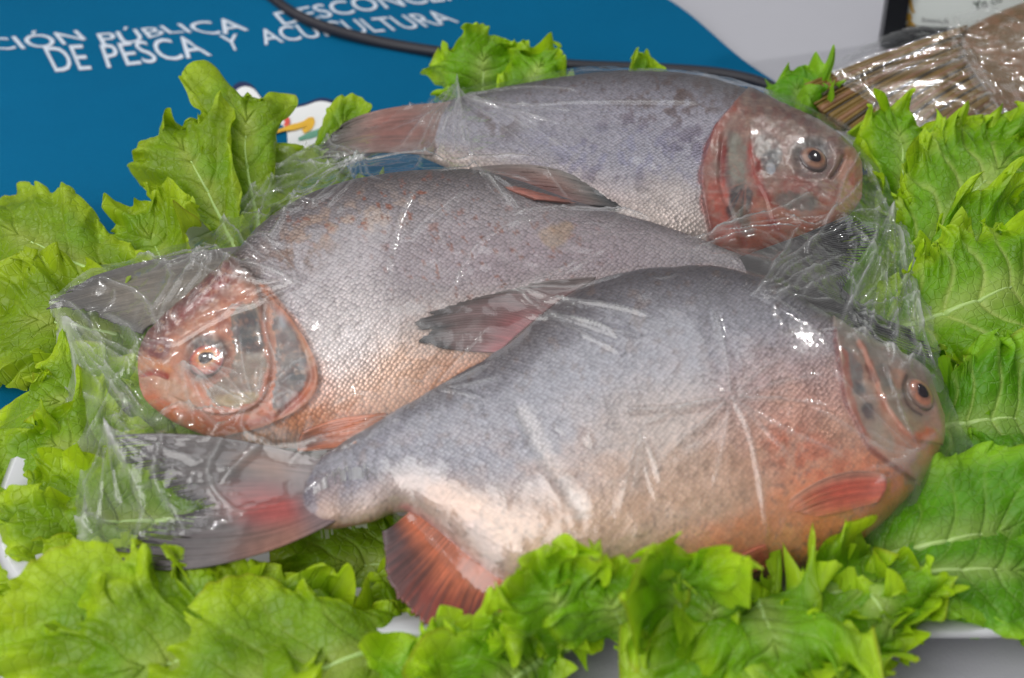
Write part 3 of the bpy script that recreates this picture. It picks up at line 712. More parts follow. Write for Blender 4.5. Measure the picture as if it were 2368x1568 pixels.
# ---- front fish ------------------------------------------------------------
plC = Plane((2183, 962), (690, 1140), 0.066, R(20))
dC = [(2184, 962), (2182, 925), (2166, 882), (2130, 845), (2070, 815), (1990, 785), (1930, 757), (1860, 708), (1780, 660), (1680, 628), (1570, 618), (1450, 628), (1370, 648), (1290, 695), (1220, 752), (1150, 808), (1050, 868), (950, 925), (850, 985), (780, 1030), (720, 1070), (675, 1098)]
vC = [(2184, 962), (2182, 1012), (2164, 1062), (2130, 1120), (2095, 1172), (2050, 1220), (1980, 1275), (1880, 1320), (1760, 1350), (1600, 1378), (1450, 1390), (1300, 1388), (1190, 1370), (1100, 1312), (1010, 1235), (935, 1190), (850, 1214), (760, 1226), (680, 1205)]
fishC = thing('fish', 'large fish with orange belly and red anal fin in front of the wrapped pile', 'fish', group='wrapped fish on the lettuce')
gC = [(1928, 770), (1931, 800), (1942, 866), (1953, 933), (1981, 988), (2011, 1040), (2072, 1085), (2110, 1110)]
pC = [(1985, 800), (2011, 852), (2033, 911), (2066, 971), (2108, 1016), (2160, 1024)]
def paintC(P, t, v, vis):
    Q = wob(P, 26, 9, 3); Q2 = wob(P, 70, 30, 6)
    f1 = fbm(P[:, 0] / 22, P[:, 1] / 22, 4); f2 = fbm(P[:, 0] / 9, P[:, 1] / 9, 1); f3 = fbm(P[:, 0] / 80, P[:, 1] / 80, 2)
    c = np.repeat(lin((166, 164, 174))[None], len(P), 0)
    c = over(c, sstep(.5, .95, v), (96, 90, 94)); c = over(c, sstep(.5, .2, v), (222, 188, 168))
    c = over(c, blob(Q2, (800, 1090), 190, 60, -30, .8), (128, 125, 138), .7)
    c = over(c, blob(Q2, (1100, 1000), 330, 90, -28, .7), (152, 150, 160), .6)
    c = over(c, blob(Q2, (1560, 1000), 200, 110, 0, .7), (206, 182, 166), .6)
    c = over(c, blob(Q2, (1900, 1020), 200, 170, 20, .8), (230, 158, 126), .7)
    c = over(c, blob(Q2, (1960, 1200), 290, 110, -25, .7), (246, 144, 90), 1.0)
    c = over(c, blob(Q2, (1760, 1280), 260, 90, -12, .6), (240, 152, 102), .9)
    c = over(c, blob(Q2, (1880, 1060), 120, 60, 20, .6) * sstep(.4, .6, f1), (222, 118, 84), .6)
    c = over(c, blob(Q2, (1060, 1250), 150, 55, 42, .6), (210, 186, 186), .6)
    c = over(c, line(Q, [(930, 1190), (1010, 1250), (1090, 1320), (1180, 1385)], 20), (206, 132, 142), .9)
    c = over(c, line(Q, [(720, 1215), (800, 1228), (890, 1210), (940, 1185)], 16), (204, 130, 124), .8)
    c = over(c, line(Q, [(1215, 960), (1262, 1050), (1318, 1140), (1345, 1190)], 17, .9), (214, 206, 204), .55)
    c = over(c, sstep(.90, .985, t), (104, 96, 108), .8)
    c = over(c, sstep(.60, .70, f2) * sstep(.6, .2, v) * .8, (140, 122, 116), .5)
    c = over(c, sstep(.74, .82, f2) * sstep(.5, .3, v), (110, 96, 92), .4)
    c = over(c, sstep(.62, .75, f1) * sstep(.2, .6, v), (126, 104, 92), .35)
    c = over(c, sstep(.5, .66, f3) * sstep(.7, .2, v), (214, 170, 140), .35)
    dd, ss = pdist(P, resample(gC, 40)); hm = ((ss < 0) & (P[:, 0] > 1920) & (P[:, 1] < 1140)).astype(float) * sstep(0, 5, dd)
    hm = np.where((P[:, 0] > 2090) & (P[:, 1] < 1120), 1.0, hm)
    hc = np.repeat(lin((206, 154, 128))[None], len(P), 0)
    hc = over(hc, sstep(.5, .75, v), (150, 136, 126)); hc = over(hc, sstep(.85, .98, v), (96, 90, 88))
    hc = over(hc, blob(Q, (1992, 930), 34, 95, -22), (168, 150, 138), .85)
    hc = over(hc, blob(Q, (1972, 862), 20, 60, -18), (124, 122, 122), .8)
    hc = over(hc, blob(Q, (1981, 902), 15, 15, 0), (84, 84, 88), .8); hc = over(hc, blob(Q, (2004, 952), 16, 22, -30), (92, 90, 94), .85); hc = over(hc, blob(Q, (2040, 1010), 22, 34, -35), (188, 168, 148), .7)
    hc = over(hc, blob(Q, (2078, 930), 32, 76, -32), (160, 146, 128), .9); hc = over(hc, blob(Q, (2048, 872), 24, 38, -30), (120, 116, 110), .8)
    hc = over(hc, line(Q, [(1950, 820), (1958, 900), (1972, 960), (2000, 1020)], 7), (190, 106, 84), .75)
    hc = over(hc, line(Q, pC, 5), (196, 118, 90), .7); hc = over(hc, line(Q, [(2002, 850), (2022, 890)], 6), (120, 62, 44), .8)
    hc = over(hc, line(Q, [(2011, 1040), (2050, 1075), (2100, 1100)], 9), (196, 84, 64), .6)
    hc = over(hc, blob(Q, (2075, 880), 18, 26, -20), (196, 140, 112), .7)
    hc = over(hc, blob(Q, (2140, 1004), 26, 18, 0), (222, 112, 54), .9); hc = over(hc, blob(Q, (2150, 1045), 40, 40, 0), (222, 146, 112), .9); hc = over(hc, blob(Q, (2158, 1040), 14, 14, 0), (208, 88, 62), .6)
    hc = over(hc, blob(Q, (2110, 975), 30, 20, 30), (186, 160, 120), .7)
    hc = over(hc, blob(P, (2126, 914), 40, 62, -14, .25), (156, 132, 116), .8)
    hc = over(hc, line(P, [(2095, 870), (2086, 900), (2100, 940), (2130, 958)], 4), (72, 56, 50), .7)
    hc = flesh(hc, P, 3, .35)
    c = c + (hc - c) * hm[:, None]
    c = over(c, line(P, gC, 4.0), (112, 44, 40), .8)
    sil = (.32 * blob(Q2, (1150, 1000), 300, 130, -20, .8) + .12 * blob(Q2, (1100, 1230), 140, 60, 40, .7) + .3 * blob(Q2, (1800, 960), 160, 120, 0, .8) + .12 + .25 * sstep(.55, .7, f1)) * (1 - hm) + .05 * hm
    sil *= 1 - .8 * blob(Q2, (1960, 1220), 280, 110, -25, .6)
    return c, (1 - hm) * (0.35 + .65 * sstep(.15, .55, v)), sil
def reliefC(P, t, v):
    r = step_relief(P, gC, 0.0038, -1, 60) * (P[:, 0] > 1900) + step_relief(P, pC, 0.0024, -1, 30) * (P[:, 0] > 1960)
    r += -0.002 * blob(P, (2126, 912), 34, 52, -14, .3)
    r += -0.0014 * line(P, [(1205, 950), (1250, 1040), (1310, 1130), (1345, 1190)], 16, .9) + 0.0008 * line(P, [(1185, 950), (1225, 1045), (1290, 1150)], 10, .9)
    r += 0.0012 * (fbm(P[:, 0] / 60, P[:, 1] / 60, 6) - .5) * 2
    r += 0.0015 * line(P, [(935, 1190), (1010, 1252), (1090, 1322), (1180, 1388)], 18, .8)
    return r
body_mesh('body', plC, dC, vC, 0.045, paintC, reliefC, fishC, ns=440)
eye(plC, (2124, 911), 37, fishC, [(132, 92, 78), (176, 118, 96), (150, 122, 108)], 0.46, (116, 92, 82), tilt=.25)

# fins of the middle and the front fish that lie on other things
fin('dorsal_fin', plB, [(1085, 390), (1115, 410), (1165, 436), (1235, 462)], [(1230, 383), (1250, 412), (1275, 442), (1315, 472)], [(1335, 414), (1392, 446), (1437, 478), (1398, 481)], dorcolB, fishB, drape=True, nr=34, sub=3, seed=8, nl=26, lift=.003)
def pecB(S, T, r, P):
    c = np.repeat(lin((214, 122, 78))[None], len(S), 0); return over(c, sstep(.6, 1, T), (150, 104, 84), .7)
fin('pectoral_fin', plB, [(700, 1000), (690, 1022), (688, 1045)], [(790, 968), (780, 1003), (765, 1040)], [(908, 955), (880, 985), (820, 1030)], pecB, fishB, drape=True, nr=12, seed=9, nl=26, lift=.002)
def dorcolC(S, T, r, P):
    c = np.repeat(lin((142, 112, 112))[None], len(S), 0); c = over(c, sstep(.55, 0, T) * sstep(.35, .8, S), (172, 84, 88), .9)
    c = over(c, sstep(.5, 1, T), (96, 84, 82)); c = over(c, sstep(.35, .0, S), (134, 128, 126), .7); return over(c, sstep(.72, 1, T) * sstep(.3, .75, S), (44, 44, 50), .9)
fin('dorsal_fin', plC, [(1378, 643), (1300, 690), (1222, 752), (1152, 812)], [(1290, 652), (1170, 696), (1110, 752), (1080, 812)], [(1222, 660), (1080, 695), (1000, 722), (962, 755), (1000, 764), (972, 790), (1030, 806)], dorcolC, fishC, drape=True, nr=38, sub=3, seed=11, nl=34, lift=.003, corr=.0006)
def tailcolC(S, T, r, P):
    c = np.repeat(lin((98, 88, 88))[None], len(S), 0)
    c = over(c, blob(P, (640, 1170), 110, 45, 5, .8), (186, 92, 88), .9); c = over(c, blob(P, (680, 1250), 120, 40, -10, .8), (198, 142, 122), .6); c = over(c, blob(P, (650, 1080), 90, 30, 10, .8), (170, 128, 110), .7)
    c = over(c, sstep(.5, 1, T), (82, 74, 76)); c = over(c, sstep(.22, .05, T), (140, 126, 128), .8); return over(c, sstep(.8, 1, T), (48, 46, 50), .8)
fin('tail_fin', plC, [(745, 1068), (730, 1120), (735, 1165), (775, 1205)], [(480, 1012), (510, 1090), (560, 1170), (560, 1215), (520, 1303)], [(236, 1010), (300, 1075), (385, 1130), (470, 1178), (400, 1195), (340, 1232), (272, 1278), (300, 1312)], tailcolC, fishC, nr=60, sub=3, seed=13, jag=.05, off=(0.006, 0.006, 0.0), gaps=.5)
def ancol(S, T, r, P):
    c = np.repeat(lin((206, 118, 84))[None], len(S), 0); c = over(c, sstep(.35, .8, T), (140, 58, 42)); c = over(c, sstep(.45, .7, vn(r * 1.1, T * 2, 3)) * sstep(.25, .6, T), (92, 50, 44), .7); c = over(c, sstep(.6, .0, S) * sstep(.25, .7, T), (84, 70, 72), .9)
    return over(c, sstep(.7, 1, S) * .8, (190, 62, 34), .8)
fin('anal_fin', plC, [(975, 1160), (1045, 1222), (1125, 1292), (1215, 1368)], [(915, 1215), (975, 1292), (1055, 1360), (1190, 1400)], [(882, 1228), (900, 1345), (955, 1418), (1060, 1478), (1200, 1450)], ancol, fishC, nr=64, sub=3, seed=15, nl=24, jag=.04, off=(0.0, 0.001, 0.000), corr=.0005)
def pecC(S, T, r, P):
    c = np.repeat(lin((226, 112, 86))[None], len(S), 0); c = over(c, sstep(.45, 1, T), (224, 150, 116)); c = over(c, sstep(.6, 1, S), (236, 146, 104), .7); return over(c, sstep(.3, 0, S), (206, 156, 132), .8)
fin('pectoral_fin', plC, [(2042, 1098), (2050, 1125), (2030, 1160)], [(1925, 1103), (1935, 1140), (1945, 1185)], [(1802, 1176), (1820, 1178), (1880, 1194)], pecC, fishC, drape=True, nr=22, sub=3, seed=17, nl=30, lift=.0016, thick=.0008)
def pelC(S, T, r, P):
    c = np.repeat(lin((210, 112, 86))[None], len(S), 0); return over(c, sstep(.5, 1, T), (196, 100, 80))
fin('pelvic_fin', plC, [(1772, 1262), (1778, 1285), (1770, 1306)], [(1725, 1282), (1728, 1305), (1725, 1325)], [(1668, 1312), (1680, 1328), (1700, 1338)], pelC, fishC, drape=True, nr=9, seed=19, nl=16, lift=.003)

# ---- fourth fish: only its tail shows from under the middle fish's head -----
plD = Plane((700, 640), (120, 710), 0.046, R(10))
fishD = thing('fish', 'fish hidden under the others, only its dark tail fin sticking out', 'fish', group='wrapped fish on the lettuce')
def paintD(P, t, v, vis):
    c = np.repeat(lin((130, 120, 120))[None], len(P), 0); f = fbm(P[:, 0] / 20, P[:, 1] / 20, 2); c = over(c, f, (90, 84, 84), .6); return c, 0 * t + 1, 0 * t + .2
body_mesh('body', plD, [(760, 650), (740, 615), (680, 600), (600, 605), (510, 622), (470, 636)], [(760, 650), (745, 690), (690, 725), (600, 730), (500, 720), (455, 712)], 0.016, paintD, lambda P, t, v: 0 * t, fishD, ns=80)
def tailcolD(S, T, r, P):
    c = np.repeat(lin((126, 116, 104))[None], len(S), 0); c = over(c, sstep(.4, 0, S), (98, 94, 92), .8); return over(c, sstep(.6, 1, T), (76, 72, 74), .8)
fin('tail_fin', plD, [(560, 570), (520, 615), (480, 670), (440, 735)], [(360, 603), (340, 640), (330, 690), (360, 745)], [(212, 642), (126, 692), (118, 712), (190, 716), (255, 742), (330, 772)], tailcolD, fishD, nr=44, sub=3, seed=21, off=(0.012, 0.01, 0.008))

# ================================================================== lettuce
UNDER = []                                   # leaves that lie under the film
LG = 'lettuce leaves bedding the fish'
def leaf(label, pts, W, style='f', seed=0, tone=0, face=(0, -0.35, 0.94), cup=0.0, under=False, rib=True, nm=380, nr=38, roll=0.0):
    rs = np.random.RandomState(seed * 7 + 1)
    C = resample([unz(x, y, z) for x, y, z in pts], 80)
    Ls = np.r_[0, np.cumsum(np.linalg.norm(np.diff(C, axis=0), axis=1))]; L = Ls[-1]
    m = np.linspace(-1, 1, nm); r = np.linspace(0, 1, nr) ** 0.85
    My = L * (0.5 + 0.5 * np.cos(np.pi * m)); Mx = W * np.sin(np.pi * m) * (0.72 + 0.34 * np.cos(np.pi * m))
    Oy = 0.70 * My
    arc = np.r_[0, np.cumsum(np.hypot(np.diff(My), np.diff(Mx)))]      # metres along the margin
    per = arc[-1]
    A1, A2, A3, lobe, jag, K1, K2 = {'f': (.016, .0135, .0080, .12, .014, 44, 150), 's': (.012, .0050, .0024, .08, .008, 30, 110), 'l': (.013, .0075, .0022, 1.25, .010, 40, 95), 'b': (.014, .0105, .0060, .12, .012, 38, 130), 'r': (.008, .0105, .0078, .06, .012, 22, 165)}[style]
    # radial outline: lobes and teeth
    lb = 1 + lobe * (2 * vn(arc * 34 + seed * 3.1, 0 * arc + seed, seed) - 1) + jag * (2 * vn(arc * 230, 0 * arc + seed, seed + 1) - 1) + jag * .6 * (2 * vn(arc * 600, 0 * arc, seed + 2) - 1)
    lb = np.clip(lb, .45, 1.4)
    RR, MM = np.meshgrid(r, m, indexing='ij')
    AR = np.repeat(arc[None], nr, 0)
    q = RR * (1 + (lb[None] - 1) * RR ** 1.5)
    X = Mx[None] * q; Y = Oy[None] + (My - Oy)[None] * q
    def nz_(f, k, fr=2.2): return 3 * vn(AR * f + seed * 1.7, RR * fr + k * 5.3 + seed, seed + k) - 1.5
    tx = np.gradient(Mx, arc)[None]; ty = np.gradient(My, arc)[None]
    dN = A1 * RR ** 1.6 * nz_(K1, 1, 1.2) + A2 * RR ** 3.4 * nz_(K2, 2) + A3 * RR ** 6 * nz_(K2 * 2.2, 3, 4)
    dT = A1 * .5 * RR ** 2 * nz_(K1, 4, 1.2) + A2 * .75 * RR ** 4 * nz_(K2, 5) + A3 * .7 * RR ** 6 * nz_(K2 * 2.2, 6, 4)
    dO = A2 * .3 * RR ** 4 * nz_(K2 * .8, 7) + A3 * .4 * RR ** 8 * nz_(K2 * 2.4, 0, 4)
    Z = dN.copy(); X = X + tx * dT + ty * dO; Y = Y + ty * dT - tx * dO
    # veins and blisters of the blade
    nv = 15; sv = np.abs(((MM * nv * 0.5 + 0.15 * np.sin(RR * 7 + MM * 9)) % 1) - 0.5) * 2         # 0 at a side vein
    vein = np.exp(-(1 - sv) ** 2 / (0.03 if style == 'r' else 0.012)) * (1 - 0.65 * RR)
    vein2 = np.exp(-(1 - np.abs((((MM + .3 * RR * np.sign(MM)) * nv * 1.7) % 1) - 0.5) * 2) ** 2 / 0.03) * RR * (1 - RR) * 2
    bl = (fbm(X * 95 + seed, Y * 95, seed, 3) - 0.5)
    Z = Z - 0.0022 * vein * (1 - RR) + 0.0045 * bl * (0.25 + np.minimum(1, RR * 1.6)) + (1 - sv) * 0.0012
    Z = Z + 0.018 * (fbm(X * 22 + seed, Y * 22 + 9, seed + 3, 2) - 0.5) + cup * X ** 2 / W
    # bend the flat leaf along its rib
    T = nrm(np.gradient(C, axis=0)); Fc = nrm(np.array(face, float)); Bv = nrm(np.cross(T, Fc)); Nv = np.cross(Bv, T)
    Nv = np.where((Nv @ Fc)[:, None] < 0, -Nv, Nv)
    yy = Y.ravel() ; xx = X.ravel(); zz = Z.ravel()
    def ev(A): return np.stack([np.interp(yy, Ls, A[:, k]) for k in range(3)], -1)
    base = ev(C) + np.clip(yy - L, 0, None)[:, None] * T[-1]
    ro = roll * xx / W
    P = base + ev(Bv) * (xx * np.cos(ro))[:, None] + ev(Nv) * (zz - xx * np.sin(ro) * 0)[:, None]
    P[:, 2] = np.where(P[:, 2] < 0.010, 0.010 + (P[:, 2] - .01) * .05, P[:, 2])
    # colour
    tone_ = [((128, 168, 10), (184, 214, 34), (194, 208, 100)), ((122, 178, 12), (190, 226, 40), (204, 222, 122)), ((130, 164, 14), (178, 204, 38), (190, 204, 94)), ((98, 164, 16), (152, 206, 38), (192, 218, 116))][tone]
    e = RR.ravel(); c = np.repeat(lin(tone_[0])[None], len(e), 0)
    n1 = fbm(X.ravel() * 40 + seed * 5, Y.ravel() * 40, seed + 2)
    c = over(c, sstep(.6, 1.0, e + .4 * (n1 - .5)), tone_[1], 1.0)
    c = over(c, sstep(.35, .0, e), tone_[2], .55)
    c = over(c, vein.ravel(), tone_[2], .8 if style == 'r' else .28); c = over(c, vein2.ravel(), tone_[2], .3)
    c = over(c, sstep(.55, .8, n1), (112, 168, 28), .4)
    c = over(c, sstep(.97, 1, e) * sstep(.62, .75, vn(AR.ravel() * 80, 0 * e, seed)), (150, 120, 50), .5)
    root = thing('lettuce_leaf', label, 'lettuce leaf', group=LG)
    F = gridf(nr, nm)
    luv = np.stack([X.ravel() / 0.0055, Y.ravel() / 0.0055, 0 * e], -1)
    mesh('blade', P, F, M_leaf, root, attrs={'col': ('FLOAT_COLOR', rgba(c)), 'luv': ('FLOAT_VECTOR', luv)})
    if rib:
        k = int(len(C) * 0.62); rr = np.linspace(.0036, .0006, k) * (W / .055) ** .5
        zr = np.interp(Ls[:k], Y[0][np.argsort(Y[0])], Z[0][np.argsort(Y[0])])
        V, Fq = tube(C[:k] + Nv[:k] * (zr - rr * .75)[:, None], rr, 8)
        V[:, 2] = np.maximum(V[:, 2], 0.0075)
        mesh('midrib', V, Fq, M_rib, root)
    if under: UNDER.append((P, F))
    return root
UPF = (0, -0.8, 0.6)
leaf('deeply lobed lettuce leaf standing upright before the white emblem of the banner', [(610, 570, .03), (580, 440, .05), (568, 320, .075), (585, 165, .10)], .058, 'l', 1, 2, UPF)
leaf('lobed lettuce leaf leaning out over the blue cloth beside the upright leaf', [(580, 640, .03), (510, 510, .05), (445, 380, .07), (350, 240, .085)], .042, 'l', 12, 2, UPF)
leaf('small lettuce leaf peeking out at the tail tip of the back fish, before the emblem', [(700, 420, .03), (740, 370, .04), (780, 315, .055), (822, 245, .065)], .020, 's', 3, 2, UPF, nm=160, nr=30)
leaf('crinkled lettuce leaf tip poking up from behind the dark tail fin', [(440, 690, .03), (385, 620, .045), (345, 550, .05), (305, 480, .055)], .046, 'b', 4, 2, (0, -.6, .8))
leaf('broad folded lettuce leaf spread over the blue cloth behind the dark tail fin', [(400, 740, .03), (250, 650, .04), (90, 570, .05), (-80, 480, .045)], .062, 's', 5, 2, cup=-.25)
leaf('wrinkled lettuce leaf in front of the dark tail fin tip', [(430, 830, .02), (260, 770, .03), (100, 745, .035), (-70, 750, .03)], .062, 'b', 6, 2)
leaf('bright lobed lettuce leaf reaching past the loose film to the blue cloth corner', [(430, 940, .018), (260, 930, .025), (130, 935, .03), (10, 925, .03)], .046, 'l', 7, 0)
leaf('smooth lobed lettuce leaf beside the loose film near the front fish tail', [(450, 1090, .016), (310, 1070, .022), (170, 1050, .03), (20, 1000, .03)], .052, 'l', 8, 0)
leaf('pale lettuce leaf filling the gap beside the tray end near the forked tail', [(420, 1130, .014), (260, 1120, .02), (120, 1090, .024), (-40, 1060, .026)], .044, 'b', 48, 0)
leaf('bright lettuce leaf filling the corner beside the lower tip of the forked tail', [(420, 1290, .013), (270, 1285, .018), (120, 1270, .024), (-60, 1240, .026)], .046, 'b', 50, 0)
leaf('lettuce leaf level with the notch of the forked tail, beside the film edge', [(500, 1200, .014), (340, 1200, .02), (190, 1190, .03), (20, 1150, .034)], .050, 'b', 9, 0)
leaf('dark folded lettuce leaf just under the lower lobe of the forked tail', [(620, 1345, .013), (420, 1375, .014), (220, 1370, .020), (0, 1310, .03)], .050, 's', 10, 0)
leaf('largest smooth lettuce leaf below the forked tail of the front fish', [(900, 1400, .013), (660, 1465, .030), (380, 1490, .042), (20, 1430, .045)], .072, 's', 11, 0, cup=-.3)
leaf('curly edged lettuce leaf drooping over the tray rim below the forked tail', [(760, 1400, .02), (560, 1480, .04), (330, 1540, .045), (110, 1560, .035)], .075, 'f', 2, 0)
leaf('long pale ribbed lettuce leaf below the red anal fin', [(1010, 1440, .014), (820, 1520, .035), (600, 1580, .04), (350, 1650, .035)], .075, 's', 13, 0)
leaf('frilly lettuce leaf curling over the tips of the red anal fin', [(1200, 1600, .03), (1080, 1610, .040), (960, 1595, .042), (840, 1540, .042)], .040, 'f', 14, 1)
leaf('frilly lettuce leaf hanging below the red anal fin over the tray rim', [(1250, 1530, .03), (1200, 1560, .042), (1150, 1600, .042), (1080, 1680, .035)], .048, 'f', 15, 1)
leaf('curly lettuce leaf standing against the belly right next to the red anal fin', [(1310, 1500, .03), (1305, 1455, .055), (1285, 1390, .085), (1225, 1285, .10)], .036, 'f', 16, 1, UPF)
leaf('lettuce leaf standing against the middle of the belly of the front fish', [(1450, 1495, .03), (1440, 1450, .05), (1415, 1400, .074), (1380, 1310, .085)], .048, 'b', 17, 1, UPF)
leaf('lettuce leaf with the tallest frill standing against the belly before the pelvic fin', [(1590, 1520, .03), (1580, 1450, .055), (1570, 1360, .080), (1575, 1262, .094)], .036, 'f', 18, 1, UPF)
leaf('very curly lettuce leaf hanging below the pelvic fin of the front fish', [(1700, 1385, .035), (1690, 1450, .052), (1680, 1520, .050), (1690, 1640, .035)], .062, 'f', 19, 1)
leaf('very curly lettuce leaf hanging over the tray corner below the orange throat', [(1830, 1375, .035), (1880, 1430, .052), (1930, 1500, .050), (1990, 1600, .035)], .070, 'f', 20, 1)
leaf('ruffled lettuce leaf pressed along the orange belly under the pectoral fin', [(1800, 1405, .03), (1900, 1375, .046), (2000, 1350, .048), (2130, 1325, .042)], .036, 'b', 21, 1)
leaf('tight curly lettuce leaf tucked between the two hanging curly leaves below the belly', [(1740, 1380, .035), (1770, 1440, .056), (1790, 1500, .058), (1800, 1600, .040)], .060, 'f', 44, 1)
leaf('curly lettuce leaf with yellowish rim at the rounded corner of the tray', [(1960, 1345, .035), (2020, 1400, .050), (2065, 1460, .046), (2110, 1530, .032)], .060, 'f', 45, 1)
leaf('small curly lettuce leaf rolled up right below the red fin tips', [(1110, 1600, .03), (1070, 1580, .042), (1020, 1555, .048), (950, 1525, .048)], .036, 'f', 46, 1)
leaf('curly lettuce tuft leaning on its neighbour below the middle of the belly', [(1640, 1480, .03), (1640, 1430, .055), (1650, 1380, .068), (1660, 1325, .075)], .036, 'f', 47, 1, UPF)
leaf('broad smooth lettuce leaf spread below the orange throat of the front fish', [(1960, 1300, .02), (2120, 1265, .045), (2280, 1230, .05), (2460, 1200, .045)], .075, 's', 22, 3, cup=-.2)
leaf('dark green lettuce leaf folded down onto the white table beside the curly ones', [(2020, 1340, .02), (2160, 1330, .04), (2300, 1320, .045), (2470, 1335, .035)], .046, 's', 23, 3, cup=-.3)
leaf('ribbed dark lettuce leaf level with the snout of the front fish', [(2120, 980, .03), (2230, 975, .045), (2330, 960, .05), (2500, 950, .045)], .072, 'r', 24, 3)
leaf('small folded lettuce leaf beneath the snout of the front fish', [(2160, 1120, .025), (2260, 1090, .04), (2340, 1060, .045), (2460, 1020, .04)], .042, 'b', 25, 3)
leaf('veined lettuce leaf with curly edge beside the tail of the middle fish', [(2030, 780, .03), (2150, 735, .05), (2280, 690, .06), (2480, 620, .055)], .080, 'r', 26, 1)
leaf('frilly lettuce leaf above the veined one, beside the clear film edge', [(2080, 640, .03), (2190, 600, .055), (2290, 560, .065), (2440, 520, .06)], .052, 'f', 27, 1)
leaf('pale ribbed lettuce leaf fanning out beside the head of the back fish', [(2080, 660, .025), (2165, 550, .05), (2255, 440, .065), (2390, 320, .07)], .072, 'r', 28, 1, (0, -.5, .85))
leaf('yellow green frilly lettuce leaf behind the snout of the back fish', [(2060, 500, .03), (2085, 430, .05), (2085, 360, .065), (2060, 268, .072)], .042, 'f', 29, 1, (0, -.6, .8))
leaf('yellow green frilly lettuce leaf under the brown tail fin', [(2110, 510, .03), (2190, 440, .05), (2270, 385, .06), (2400, 330, .065)], .054, 'f', 30, 1, (0, -.6, .8))
leaf('small dark lettuce leaf tip between the back fish and the brown tail fin', [(1830, 340, .03), (1845, 280, .05), (1845, 225, .062), (1838, 160, .07)], .030, 'b', 31, 3, UPF, nm=200, nr=34)
leaf('short curled lettuce leaf where the black cable meets the head of the back fish', [(1880, 340, .03), (1900, 290, .05), (1920, 250, .06), (1950, 215, .065)], .030, 'b', 32, 3, UPF, nm=200, nr=34)
leaf('frilly lettuce leaf standing behind the back fish in front of the cable', [(1110, 300, .03), (1115, 220, .055), (1118, 150, .075), (1115, 82, .09)], .056, 'f', 33, 1, UPF)
leaf('small frilly lettuce leaf leaning away from its neighbour behind the back fish', [(1190, 290, .03), (1215, 220, .055), (1240, 165, .07), (1275, 112, .08)], .036, 'f', 34, 1, UPF, nm=220)
leaf('tiny tuft of lettuce peeking over the highest point of the back fish', [(1480, 280, .045), (1485, 230, .06), (1490, 195, .068), (1500, 152, .072)], .026, 'f', 35, 1, UPF, nm=200)
leaf('lettuce leaf lying under the clear film between two tails', [(1930, 760, .013), (2010, 680, .02), (2070, 590, .025), (2110, 470, .03)], .056, 'b', 36, 1, under=True)
leaf('lettuce leaf lying under the clear film above the snout of the front fish', [(1940, 850, .013), (2030, 820, .02), (2110, 780, .025), (2190, 720, .03)], .050, 'b', 37, 1, under=True)
leaf('lettuce leaf lying under the loose film before the mouth of the middle fish', [(520, 900, .013), (400, 860, .02), (270, 830, .022), (140, 790, .025)], .058, 'b', 38, 0, under=True)
leaf('lettuce leaf lying under the film between orange throat and forked tail', [(620, 1070, .013), (470, 1040, .016), (310, 1010, .02), (180, 970, .02)], .056, 'b', 39, 0, under=True)
leaf('lettuce leaf lying under the film inside the fork of the tail', [(560, 1180, .013), (430, 1170, .016), (300, 1160, .02), (170, 1150, .02)], .056, 'b', 40, 0, under=True)
leaf('lettuce leaf lying flat on the tray under the red anal fin', [(1240, 1470, .012), (1120, 1470, .014), (980, 1440, .015), (830, 1400, .016)], .050, 'b', 49, 0)
leaf('lettuce leaf lying flat in the shade under the narrow tail end of the front fish', [(1150, 1300, .012), (980, 1310, .014), (820, 1310, .016), (640, 1320, .02)], .052, 'b', 41, 0)
leaf('lettuce leaf lying under the film beside the tail of the back fish', [(900, 480, .02), (780, 460, .025), (660, 470, .03), (520, 520, .03)], .055, 'b', 42, 2, under=True)
leaf('lettuce leaf wedged flat under the snout of the back fish', [(1900, 560, .02), (1970, 520, .026), (2040, 470, .03), (2090, 420, .032)], .038, 'b', 43, 1, under=True)

# ================================================================== brown tail of another wrapped fish, and the framed certificate
plE = Plane((2420, 90), (1880, 240), 0.062, R(24))
fishE = thing('fish', 'wrapped fish with big brown striped tail fin lying behind the lettuce', 'fish')
def paintE(P, t, v, vis):
    c = np.repeat(lin((112, 84, 46))[None], len(P), 0); f = fbm(P[:, 0] / 30, P[:, 1] / 9, 2)
    c = over(c, sstep(.4, .65, f), (140, 96, 62), .8); c = over(c, sstep(.55, .7, fbm(P[:, 0] / 8, P[:, 1] / 8, 4)), (110, 84, 50), .7); return c, 0 * t + .25, 0 * t + .1
nS, nB = len(SOLID), len(SOLID_BODY)
body_mesh('body', plE, [(2760, 20), (2700, -60), (2560, -60), (2420, -10), (2300, 30), (2190, 90)], [(2760, 20), (2720, 330), (2580, 390), (2450, 340), (2360, 285), (2300, 262)], 0.030, paintE, lambda P, t, v: 0 * t, fishE, ns=120, scale=.004)
SE = [SOLID[-1]]
eb = resample([(2235, 60), (2222, 95), (2228, 130), (2250, 170), (2280, 215), (2320, 262)], 46)
em = resample([(2050, 124), (2046, 160), (2070, 190), (2120, 230), (2190, 270), (2270, 305)], 46)
et = resample([(1862, 198), (1880, 240), (1960, 300), (2040, 330), (2130, 345), (2240, 345)], 46)
tail = mesh('tail_fin', *(lambda G: (np.array([unplane(p[0], p[1], plE.o + plE.z * .004, plE.z) for p in G]), gridf(46, 12)))(np.concatenate([[(1 - t) * (1 - 2 * t) * eb[i] + 4 * t * (1 - t) * em[i] + t * (2 * t - 1) * et[i] for t in np.linspace(0, 1, 12)] for i in range(46)])), plain('tail_membrane', (118, 86, 54), .5, .5, 70), fishE)
